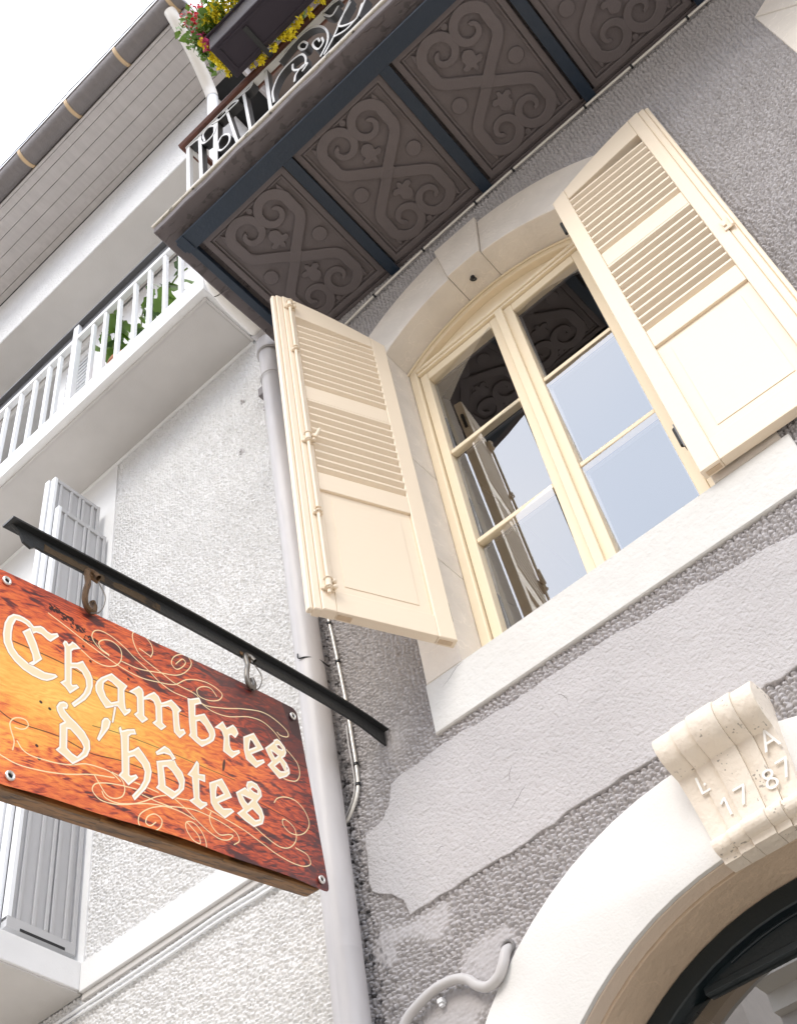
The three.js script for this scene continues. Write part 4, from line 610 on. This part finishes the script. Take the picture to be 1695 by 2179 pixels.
  const cut = (x, y) => { const r = 0.022, cx = Math.max(-L + r, Math.min(-r, x)), cy = Math.max(-H + r, Math.min(-r, y)), d = Math.hypot(x - cx, y - cy); return d > r ? [cx + (x - cx) * r / d, cy + (y - cy) * r / d] : [x, y]; };
  for (let j = 0; j <= ny; j++) for (let i = 0; i <= nx; i++) { const u = i / nx, v = j / ny, [x, y] = cut(-L + L * u, -H + H * v); const bow = 0.010 * Math.sin(Math.PI * u) * (0.35 + 0.65 * (1 - v)) + 0.0035 * Math.sin(u * 17) * (1 - v) ** 2 + 0.002 * Math.sin(u * 9 + 1) * v; const sag = 0.010 * Math.sin(u * Math.PI * 1.15) * (1 - v); pos.push(x, y + sag * 0.6, -0.008 + bow); uv.push((x + 1.15) / 1.15, 1 + y / 0.62); }
  for (let j = 0; j < ny; j++) for (let i = 0; i < nx; i++) { const a = j * (nx + 1) + i; idx.push(a, a + 1, a + nx + 2, a, a + nx + 2, a + nx + 1); }
  const bg = new THREE.BufferGeometry(); bg.setAttribute('position', new THREE.Float32BufferAttribute(pos, 3)); bg.setAttribute('uv', new THREE.Float32BufferAttribute(uv, 2)); bg.setIndex(idx); bg.computeVertexNormals();
  local(s, 'banner', bg, new THREE.MeshStandardMaterial({ map: signPrint(), roughness: 0.38, side: THREE.DoubleSide }), 'printed banner reading Chambres d\'hôtes');
  for (const [x, y] of [[-0.032, -0.040], [-0.038, -H + 0.026], [-1.068, -0.032], [-1.066, -H + 0.026]]) {
    const e = local(s, 'eyelet', new THREE.TorusGeometry(0.0095, 0.0038, 8, 24).translate(x, y, -0.002), M.eyelet);
    const hole = local(e, 'eyelet_hole', new THREE.CylinderGeometry(0.0075, 0.0075, 0.004, 18).rotateX(Math.PI / 2).translate(x, y, -0.0055), M.black);
  }
}
function signPrint() {   // the banner's print: planks, knots, blackletter words and flourishes
  const W = 2048, H = Math.round(2048 * 0.62 / 1.15), c = document.createElement('canvas'); c.width = W; c.height = H; const x = c.getContext('2d'), k = W / 1150;
  const im = x.createImageData(W, H), d = im.data;
  const stops = [[0, [254, 212, 112]], [0.28, [252, 180, 84]], [0.5, [244, 134, 70]], [0.7, [218, 100, 62]], [0.86, [166, 70, 54]], [1.0, [116, 56, 50]], [1.25, [84, 50, 52]]];
  for (let j = 0; j < H; j++) for (let i = 0; i < W; i++) {
    const s = i / k, t = j / k, plank = t < 212 ? 0 : t < 368 ? 1 : t < 445 ? 2 : 3;
    const nn = fbm(s / 260 + plank * 7, t / 150, 0, 3);
    let q = Math.hypot((s - 230) / 1020, (t - 330) / 420) * 1.05 + (nn - 0.5) * 0.5;
    const w = fbm(s / 120 + plank * 13, t / 40, 0, 3), ring = Math.sin((t / 9.5 + 14 * w + s * 0.012) * 2.2), fin = fbm(s / 14, t / 2.6, 0, 3), spk = hash2(i, j);
    const str = sstep(0.52, 0.8, fbm(s / 34 + 5 * plank, (t + s * 0.28) / 6, 0, 3));
    q += 0.10 * ring * (0.3 + 0.7 * w) + 0.26 * (fin - 0.5) + 0.30 * str * sstep(0.25, 0.8, q);
    const dk = sstep(0.60, 0.74, fbm(s / 90 + 40, (t - s * 0.15) / 26 + 9, 0, 4)) * sstep(0.42, 0.75, q + 0.1); q += 0.42 * dk;
    q = Math.min(1.24, Math.max(0, q)); let a = 0; while (stops[a + 1][0] < q) a++;
    const f = (q - stops[a][0]) / (stops[a + 1][0] - stops[a][0]), o = (j * W + i) * 4;
    for (let ch = 0; ch < 3; ch++) d[o + ch] = Math.max(0, Math.min(255, stops[a][1][ch] + (stops[a + 1][1][ch] - stops[a][1][ch]) * f + (spk - 0.5) * 14)); d[o + 3] = 255;
  }
  x.putImageData(im, 0, 0); x.lineJoin = x.lineCap = 'round';
  const poly = (f, close) => { x.beginPath(); for (let i = 0; i < f.length; i += 2) i ? x.lineTo(f[i] * k, f[i + 1] * k) : x.moveTo(f[i] * k, f[i + 1] * k); if (close) x.closePath(); };
  const curve = (f) => { const pts = []; for (let i = 0; i < f.length; i += 2) pts.push([f[i] * k, f[i + 1] * k]); const p = smooth(pts, 8); x.beginPath(); p.forEach((q, i) => i ? x.lineTo(q.x, q.y) : x.moveTo(q.x, q.y)); };
  x.strokeStyle = 'rgba(48,24,20,0.92)'; SIGN.S.forEach((f, i) => { x.lineWidth = [4.5, 4, 2.6, 4.5, 2.5][i] * 1.1; curve(f); x.stroke(); });
  x.fillStyle = 'rgba(46,22,24,0.9)'; for (let i = 0; i < SIGN.K.length; i += 2) { x.beginPath(); x.ellipse(SIGN.K[i] * k, SIGN.K[i + 1] * k, 8, i === 18 ? 40 : 7, 0.3, 0, 7); x.fill(); }
  for (const [cx, cy] of [[268, 62], [300, 78], [340, 98], [235, 48]]) for (let n = 0; n < 26; n++) { x.beginPath(); x.ellipse((cx + (hash2(n, cx) - 0.5) * 46) * k, (cy + (hash2(n + 50, cx) - 0.5) * 22) * k, 9 * hash2(n, 3) + 3, 5, 0.4, 0, 7); x.fill(); }
  x.fillStyle = 'rgba(64,44,46,0.85)'; x.beginPath(); x.moveTo(1080 * k, 0); x.lineTo(1150 * k, 0); x.lineTo(1150 * k, 120 * k); x.lineTo(1104 * k, 105 * k); x.closePath(); x.fill();
  x.strokeStyle = '#fbe6b4'; SIGN.F.forEach((f) => { x.lineWidth = 5.6; curve(f); x.stroke(); });
  for (const gl of SIGN.G) {
    x.beginPath(); for (const f of gl) { for (let i = 0; i < f.length; i += 2) i ? x.lineTo(f[i] * k, f[i + 1] * k) : x.moveTo(f[i] * k, f[i + 1] * k); x.closePath(); }
    x.strokeStyle = 'rgba(128,40,22,0.6)'; x.lineWidth = 10; x.stroke();
    x.strokeStyle = '#fff6e2'; x.lineWidth = 5; x.stroke(); x.fillStyle = '#fae6bd'; x.fill('evenodd');
    x.save(); x.clip('evenodd'); x.strokeStyle = '#fffaf0'; x.lineWidth = 13; x.stroke(); x.restore();
  }
  const t = new THREE.CanvasTexture(c); t.colorSpace = THREE.SRGBColorSpace; t.magFilter = THREE.LinearFilter; return t;
}
// ------------------------------------------------------------------ the white house
{
  const h = thing('white_house', 'white rough-rendered house with projecting balcony and grey boarded eaves', 'house', [-4, 0, -0.2]);
  const wx0 = -5.2, wx1 = -3.36, wy0 = 4.26, wy1 = 7.40;   // tall window with folding shutters
  const ux0 = -5.0, ux1 = -3.6, uy0 = 7.74, uy1 = 9.45;   // balcony door above
  part(h, 'wall', slab([[-9, 0], [-2.002, 0], [-2.002, 10.25], [-9, 10.25]], -0.42, -0.012, { holes: [[[wx0, wy0], [wx0, wy1], [wx1, wy1], [wx1, wy0]], [[ux0, uy0], [ux0, uy1], [ux1, uy1], [ux1, uy0]]] }), M.whiteRender);
  const hid = (x, y) => (x > wx0 && x < -3.262 && y > wy0 && y < 7.52) || (y < 4.25 && y > 4.13) || (y > 7.55 && y < 7.72) || (y > 7.8 && x > ux0 && x < ux1 + 0.06);
  part(h, 'rough_render', roughSheet(-4.2, -2.004, 3.0, 7.552, 0.0043, (x, y) => lumps(x, y, 0.0160, 0.0190), hid), M.whiteRender, 'white rough-cast render');
  part(h, 'side_wall', mergeGeometries([box(-9, -8.7, 0, 10.2, -8, -0.43), box(-2.3, -2.003, 0, 10.2, -8, -0.43), box(-8.69, -2.31, 0, 10.2, -8, -7.7)]), M.whiteRender);
  part(h, 'partition', mergeGeometries([box(-8.69, -2.31, 0, 10.1, -3.2, -3.1), box(-8.69, -2.31, 4.0, 4.2, -3.09, -0.43), box(-8.69, -2.31, 7.5, 7.7, -3.09, -0.43)]), M.room);
  part(h, 'balcony_slab', mergeGeometries([box(-9, -2.12, 7.548, 7.715, 0.004, 0.41, 0.006)]), M.whiteSmooth, 'projecting white balcony slab');
  part(h, 'drip_moulding', mergeGeometries([box(-8.95, -2.148, 7.532, 7.5475, 0.352, 0.368, 0.003), box(-2.163, -2.148, 7.532, 7.5475, 0.01, 0.3515, 0.003)]), M.shadedSoffit);
  part(h, 'slab_soffit', box(-8.95, -2.168, 7.543, 7.5475, 0.006, 0.350), M.shadedSoffit, 'underside of the balcony slab, shade painted in grey');
  part(h, 'slab_cove', metric(new THREE.CylinderGeometry(0.014, 0.014, 6.8, 10).rotateZ(Math.PI / 2).translate(-5.56, 7.535, 0.002)), M.whiteSmooth);
  part(h, 'lintel', box(-9, -1.985, 9.552, 10.262, 0.002, 0.41, 0.006), M.whiteCoarse, 'white rendered band under the eaves');
  part(h, 'lintel_soffit', box(-8.98, -1.99, 9.547, 9.5515, 0.0, 0.404), M.shadedSoffit, 'underside of the band under the eaves, shade painted in grey');
  // eaves: boards, verge, roof
  const zb = [0.412, 0.462, 0.552, 0.642, 0.732, 0.822, 0.878];
  for (let k = 0; k < 6; k++) part(h, 'soffit_board', box(-9, -1.745, 10.268 - 0.0008 * k, 10.286, zb[k] + 0.0016, zb[k + 1] - 0.0016, 0.0015), M.board);
  part(h, 'soffit_backing', box(-9, -1.746, 10.287, 10.295, 0.0, 0.88), M.black);
  part(h, 'fascia', box(-9, -1.744, 10.255, 10.43, 0.8795, 0.898, 0.003), M.board);
  part(h, 'verge_board', box(-1.7435, -1.722, 10.25, 10.45, 0.0, 0.898, 0.003), M.board);
  part(h, 'roof', slab([[0.93, 10.44], [-8, 14.0], [-8, 10.30], [0.87, 10.30]].reverse(), 0, 7.3).applyMatrix4(new THREE.Matrix4().makeBasis(V3(0, 0, 1), V3(0, 1, 0), V3(-1, 0, 0)).setPosition(-1.73, 0, 0)), M.farRoof);
  // ledge under the tall window and string course
  part(h, 'ledge', box(-6.4, -3.2525, 4.138, 4.254, 0.002, 0.80, 0.004), M.whiteSmooth, 'white ledge jutting out under the tall window');
  part(h, 'ledge_soffit', box(-6.38, -3.262, 4.130, 4.1375, 0.004, 0.79), M.shadedSoffit, 'underside of the ledge, shade painted in');
  part(h, 'string_course', box(-3.2515, -2.004, 4.128, 4.249, -0.011, 0.024, 0.003), M.whiteSmooth);
  part(h, 'string_underside', box(-3.2515, -2.004, 4.100, 4.1275, -0.011, 0.010, 0.003), M.shadedSoffit);  // strip for the course's underside, its shade put into the colour
  // window trim and reveal of the tall window
  part(h, 'window_trim', slab([[wx0 - 0.09, 4.256], [-3.262, 4.256], [-3.262, 7.525], [wx0 - 0.09, 7.525]], -0.011, 0.006, { holes: [[[wx0, 4.258], [wx0, 7.40], [wx1, 7.40], [wx1, 4.258]]], bevel: 0.001 }), M.whiteSmooth);
  const win = partGroup(h, 'window', 'tall window behind the folding shutters');
  const put = (n, g, m) => { const o = shade(new THREE.Mesh(g, m)); o.name = n; win.add(o); };
  put('frame', slab([[wx0 + 0.002, 4.262], [wx1 - 0.002, 4.262], [wx1 - 0.002, 7.398], [wx0 + 0.002, 7.398]], -0.22, -0.15, { holes: [[[wx0 + 0.08, 4.34], [wx0 + 0.08, 7.32], [wx1 - 0.08, 7.32], [wx1 - 0.08, 4.34]]], bevel: 0.003 }), M.whiteMetal);
  put('mullion', box((wx0 + wx1) / 2 - 0.05, (wx0 + wx1) / 2 + 0.05, 4.341, 7.319, -0.215, -0.155, 0.003), M.whiteMetal);
  put('transom', box(wx0 + 0.081, wx1 - 0.081, 6.72, 6.80, -0.2145, -0.2, 0.003), M.whiteMetal);
  put('pane', new THREE.PlaneGeometry(wx1 - wx0 - 0.16, 2.98).translate((wx0 + wx1) / 2, 5.83, -0.205), M.glass);
  put('roller_box', box(wx0 + 0.002, wx1 - 0.002, 7.22, 7.398, -0.148, -0.06, 0.003), M.whiteMetal);
  put('guide_rail', box(wx1 - 0.05, wx1 - 0.002, 4.262, 7.219, -0.148, -0.06, 0.002), M.greyMetal);
  // balcony door with louvred shutter
  const bd = partGroup(h, 'balcony_door', 'white balcony door behind the rails');
  const pb = (n, g, m) => { const o = shade(new THREE.Mesh(g, m)); o.name = n; bd.add(o); };
  pb('frame', slab([[ux0 - 0.08, 7.716], [ux1 + 0.08, 7.716], [ux1 + 0.08, 9.53], [ux0 - 0.08, 9.53]], -0.011, 0.014, { holes: [[[ux0, 7.742], [ux0, 9.45], [ux1, 9.45], [ux1, 7.742]]], bevel: 0.002 }), M.whiteSmooth);
  pb('pane', new THREE.PlaneGeometry(ux1 - ux0, 1.7).translate((ux0 + ux1) / 2, 8.6, -0.2), M.glass);
  pb('leaf', slab([[-4.0, 7.76], [-3.605, 7.76], [-3.605, 9.44], [-4.0, 9.44]], -0.05, -0.012, { holes: [[[-3.93, 8.5], [-3.93, 9.36], [-3.675, 9.36], [-3.675, 8.5]]], bevel: 0.002 }), M.whiteSmooth);
  for (let k = 0; k < 17; k++) { const s = box(-3.93, -3.675, -0.004, 0.004, -0.024, 0.024); const o = shade(new THREE.Mesh(s, M.whiteMetal)); o.name = 'slat'; o.position.set(0, 8.53 + k * 0.05, -0.031); o.rotation.x = 0.7; bd.add(o); }
  // old anchors left in the render
  for (const [x, y, s] of [[-2.276, 7.071, 0.012], [-2.122, 6.843, 0.016], [-2.305, 6.64, 0.018], [-2.085, 5.052, 0.014]]) part(h, 'wall_anchor', mergeGeometries([box(x - s, x + s, y - s * 0.9, y + s * 0.8, -0.014, 0.003, 0.003), box(x - s * 0.3, x + s * 0.5, y - s * 0.3, y + s * 0.5, 0.0031, 0.012, 0.001)]), M.pipe, 'old anchor left in the render');
}
// gutter
{
  const g = thing('gutter', 'grey half-round roof gutter with tan brackets along the boarded eaves', 'gutter', [-3.4, 10.3, 0.955]);
  const cz = 0.968, cy = 10.305, R = 0.072, outer = arc(cz, cy, R, Math.PI, Math.PI * 2, 22), inner = arc(cz, cy, R - 0.004, Math.PI * 2, Math.PI, 22);
  const ex = (pts, x0, x1) => toCreasedNormals(along(pts, x0, x1), 0.6);
  part(g, 'trough', ex([...outer, ...inner], -9, -1.70), M.zinc);
  part(g, 'end_cap', ex(arc(cz, cy, R - 0.001, Math.PI, Math.PI * 2, 22), -1.699, -1.695), M.zinc);
  part(g, 'lip_bead', tube([[-9, cy + 0.002, cz + R], [-5, cy + 0.002, cz + R], [-1.7, cy + 0.002, cz + R]], 0.009, { seg: 4, sides: 8 }), M.zinc);
  for (let x = -1.765; x > -6; x -= 0.497) part(g, 'bracket', ex([...arc(cz, cy, R + 0.0055, Math.PI, Math.PI * 2.02, 22), ...arc(cz, cy, R + 0.0008, Math.PI * 2.02, Math.PI, 22)], x - 0.013, x + 0.013), M.tan);
  part(g, 'wire', tube([[-9, cy + 0.035, cz + R + 0.01], [-4, cy + 0.03, cz + R + 0.012], [-2.9, cy + 0.036, cz + R + 0.010], [-2.7, cy + 0.055, cz + R + 0.014], [-2.45, cy + 0.03, cz + R + 0.012], [-1.7, cy + 0.03, cz + R + 0.012]], 0.0035, { seg: 60, sides: 6 }), M.iron2);
}
// white balcony railing
{
  const r = thing('white_railing', 'white metal railing with dark top rail on the white balcony', 'railing', [-3.2, 7.715, 0.38]);
  const xs = [-4.20, -4.06, -3.926, -3.785, -3.645, -3.510, -3.408, -3.095, -2.983, -2.856, -2.715, -2.588, -2.456, -2.325];
  for (const x of xs) part(r, 'baluster', box(x - 0.0125, x + 0.0125, 7.745, 8.455, 0.365, 0.390, 0.002), M.whiteMetal);
  for (const x of [-3.258, -2.165, -4.35]) part(r, 'post', box(x - 0.024, x + 0.024, 7.7165, 8.63, 0.358, 0.398, 0.003), M.whiteMetal);
  part(r, 'bottom_rail', box(-6, -2.19, 7.728, 7.7445, 0.36, 0.395, 0.002), M.whiteMetal);
  part(r, 'upper_rail', box(-6, -2.19, 8.4555, 8.492, 0.36, 0.395, 0.002), M.whiteMetal);
  part(r, 'windshield', box(-6, -2.14, 8.50, 8.625, 0.364, 0.372, 0), M.darkMetal, 'dark strip under the top rail');
  part(r, 'top_rail', box(-6, -2.14, 8.6315, 8.655, 0.352, 0.404, 0.004), M.darkMetal);
}
// folding metal shutters of the tall window
function foldingLeaf(label, x, z0, z1, y0, y1) {
  const g = thing('folding_shutter', label, 'shutter', [x, y0, z0], 'folding metal shutters of the tall window');
  const W = z1 - z0;
  part(g, 'panel', box(x - 0.020, x - 0.012, y0 + 0.05, y1 - 0.03, z0 + 0.02, z1 - 0.02), M.greyMetal);
  part(g, 'edge_profile', box(x - 0.034, x, y0 + 0.03, y1, z1 - 0.0195, z1, 0.002), M.whiteMetal, 'white outer edge profile');
  part(g, 'edge_profile', box(x - 0.034, x, y0 + 0.03, y1, z0, z0 + 0.0195, 0.002), M.greyMetal);
  part(g, 'bottom_rail', box(x - 0.034, x + 0.001, y0, y0 + 0.0495, z0 + 0.0, z1 - 0.0, 0.002), M.greyMetal);
  part(g, 'rail_slot', box(x + 0.0013, x + 0.0025, y0 + 0.002, y0 + 0.014, z0 + 0.05, z1 - 0.06), M.tie);
  part(g, 'top_rail', box(x - 0.033, x - 0.001, y1 - 0.0295, y1 - 0.001, z0 + 0.02, z1 - 0.02, 0.002), M.greyMetal);
  for (const t of [0.16, 0.36, 0.44, 0.62, 0.84]) { const z = z0 + W * t; part(g, 'rib', box(x - 0.0118, x - 0.001, y0 + 0.0505, y1 - 0.031, z - 0.008, z + 0.008, 0.003), M.greyMetal); }
  part(g, 'hinge', mergeGeometries([0.12, 0.5, 0.88].map((t) => box(x - 0.037, x - 0.0345, y0 + (y1 - y0) * t, y0 + (y1 - y0) * t + 0.07, z1 - 0.03, z1 - 0.002))), M.darkMetal);
}
foldingLeaf('grey ribbed folding shutter leaf nearest the white wall, edge on', -3.295, 0.02, 0.335, 4.305, 6.86);
foldingLeaf('white-edged folding shutter leaf standing tallest beside the sign bar', -3.336, 0.045, 0.352, 4.306, 7.14);
foldingLeaf('inner white-edged folding shutter leaf behind the others', -3.377, 0.055, 0.362, 4.307, 7.14);

cable('house_cable', 'pair of white cables under the string course of the white house', [[-3.6, 4.066, 0.02], [-3.2, 4.068, 0.012], [-2.78, 4.070, 0.012], [-2.52, 4.076, 0.012], [-2.28, 4.066, 0.012], [-2.01, 4.066, 0.012]], 0.007, [], M.whiteMetal);
cable('house_cable', 'lower cable of the pair under the string course', [[-3.6, 4.044, 0.02], [-3.2, 4.046, 0.011], [-2.78, 4.048, 0.011], [-2.52, 4.054, 0.011], [-2.28, 4.046, 0.011], [-2.01, 4.046, 0.011]], 0.0055, [], M.whiteMetal);

// climbing plant in a pot on the white balcony
{
  const p = thing('potted_plant', 'green leafy climbing plant in a pot behind the white rails', 'plant', [-2.9, 7.716, 0.24]);
  part(p, 'pot', new THREE.LatheGeometry([[0.001, 0], [0.10, 0], [0.13, 0.22], [0.14, 0.22], [0.14, 0.25], [0.12, 0.25], [0.115, 0.2], [0.001, 0.2]].map(([x, y]) => new THREE.Vector2(x, y)), 24).translate(-2.95, 7.717, 0.20), M.terracotta);
  const stems = [[[-2.95, 7.93, 0.2], [-3.0, 8.1, 0.22], [-3.10, 8.3, 0.25], [-3.20, 8.6, 0.24]], [[-2.95, 7.93, 0.2], [-2.88, 8.15, 0.2], [-2.82, 8.4, 0.24], [-2.78, 8.72, 0.22]], [[-2.95, 7.93, 0.2], [-2.80, 8.05, 0.24], [-2.66, 8.2, 0.27], [-2.55, 8.38, 0.26]], [[-2.95, 7.93, 0.2], [-3.02, 8.1, 0.28], [-2.98, 8.35, 0.3], [-3.05, 8.55, 0.28]], [[-2.55, 8.38, 0.26], [-2.48, 8.42, 0.26], [-2.42, 8.46, 0.24]]];
  part(p, 'stem', mergeGeometries(stems.map((s) => tube(s, 0.005, { sides: 6 }))), M.stem);
  const leaf = (() => { // lobed leaf, a little cupped
    const o = [[0, 0], [0.30, -0.08], [0.48, 0.12], [0.36, 0.34], [0.46, 0.56], [0.24, 0.70], [0, 1.0]], pts = [...o, ...o.slice(1, -1).reverse().map(([x, y]) => [-x, y])], g = new THREE.ShapeGeometry(shapeOf(pts)); const a = g.attributes.position; for (let i = 0; i < a.count; i++) a.setZ(i, -0.35 * a.getX(i) ** 2 - 0.18 * (a.getY(i) - 0.3) ** 2); g.computeVertexNormals(); return g;
  })();
  const r = rng(77), q = new THREE.Quaternion(), e = new THREE.Euler(); let n = 0;
  for (const s of stems) { const c = new THREE.CatmullRomCurve3(s.map((v) => V3(...v))); const k = s === stems[4] ? 4 : 24;
    for (let i = 0; i < k; i++) { const t = 0.12 + 0.88 * (i + r()) / k, at = c.getPoint(Math.min(1, t)).add(V3((r() - 0.5) * 0.10, (r() - 0.5) * 0.09, (r() - 0.5) * 0.09)); e.set(-0.5 - r() * 1.4, (r() - 0.5) * 4.5, (r() - 0.5) * 2.6); q.setFromEuler(e); const sz = 0.055 + 0.075 * r() ** 1.4; const m = shade(new THREE.Mesh(leaf, r() < 0.6 ? M.leaf : M.leafDark)); m.name = 'leaf'; m.quaternion.copy(q); m.scale.setScalar(sz); m.position.copy(at).sub(p.position); p.add(m); n++; } }
}
renderer.render(scene, camera);
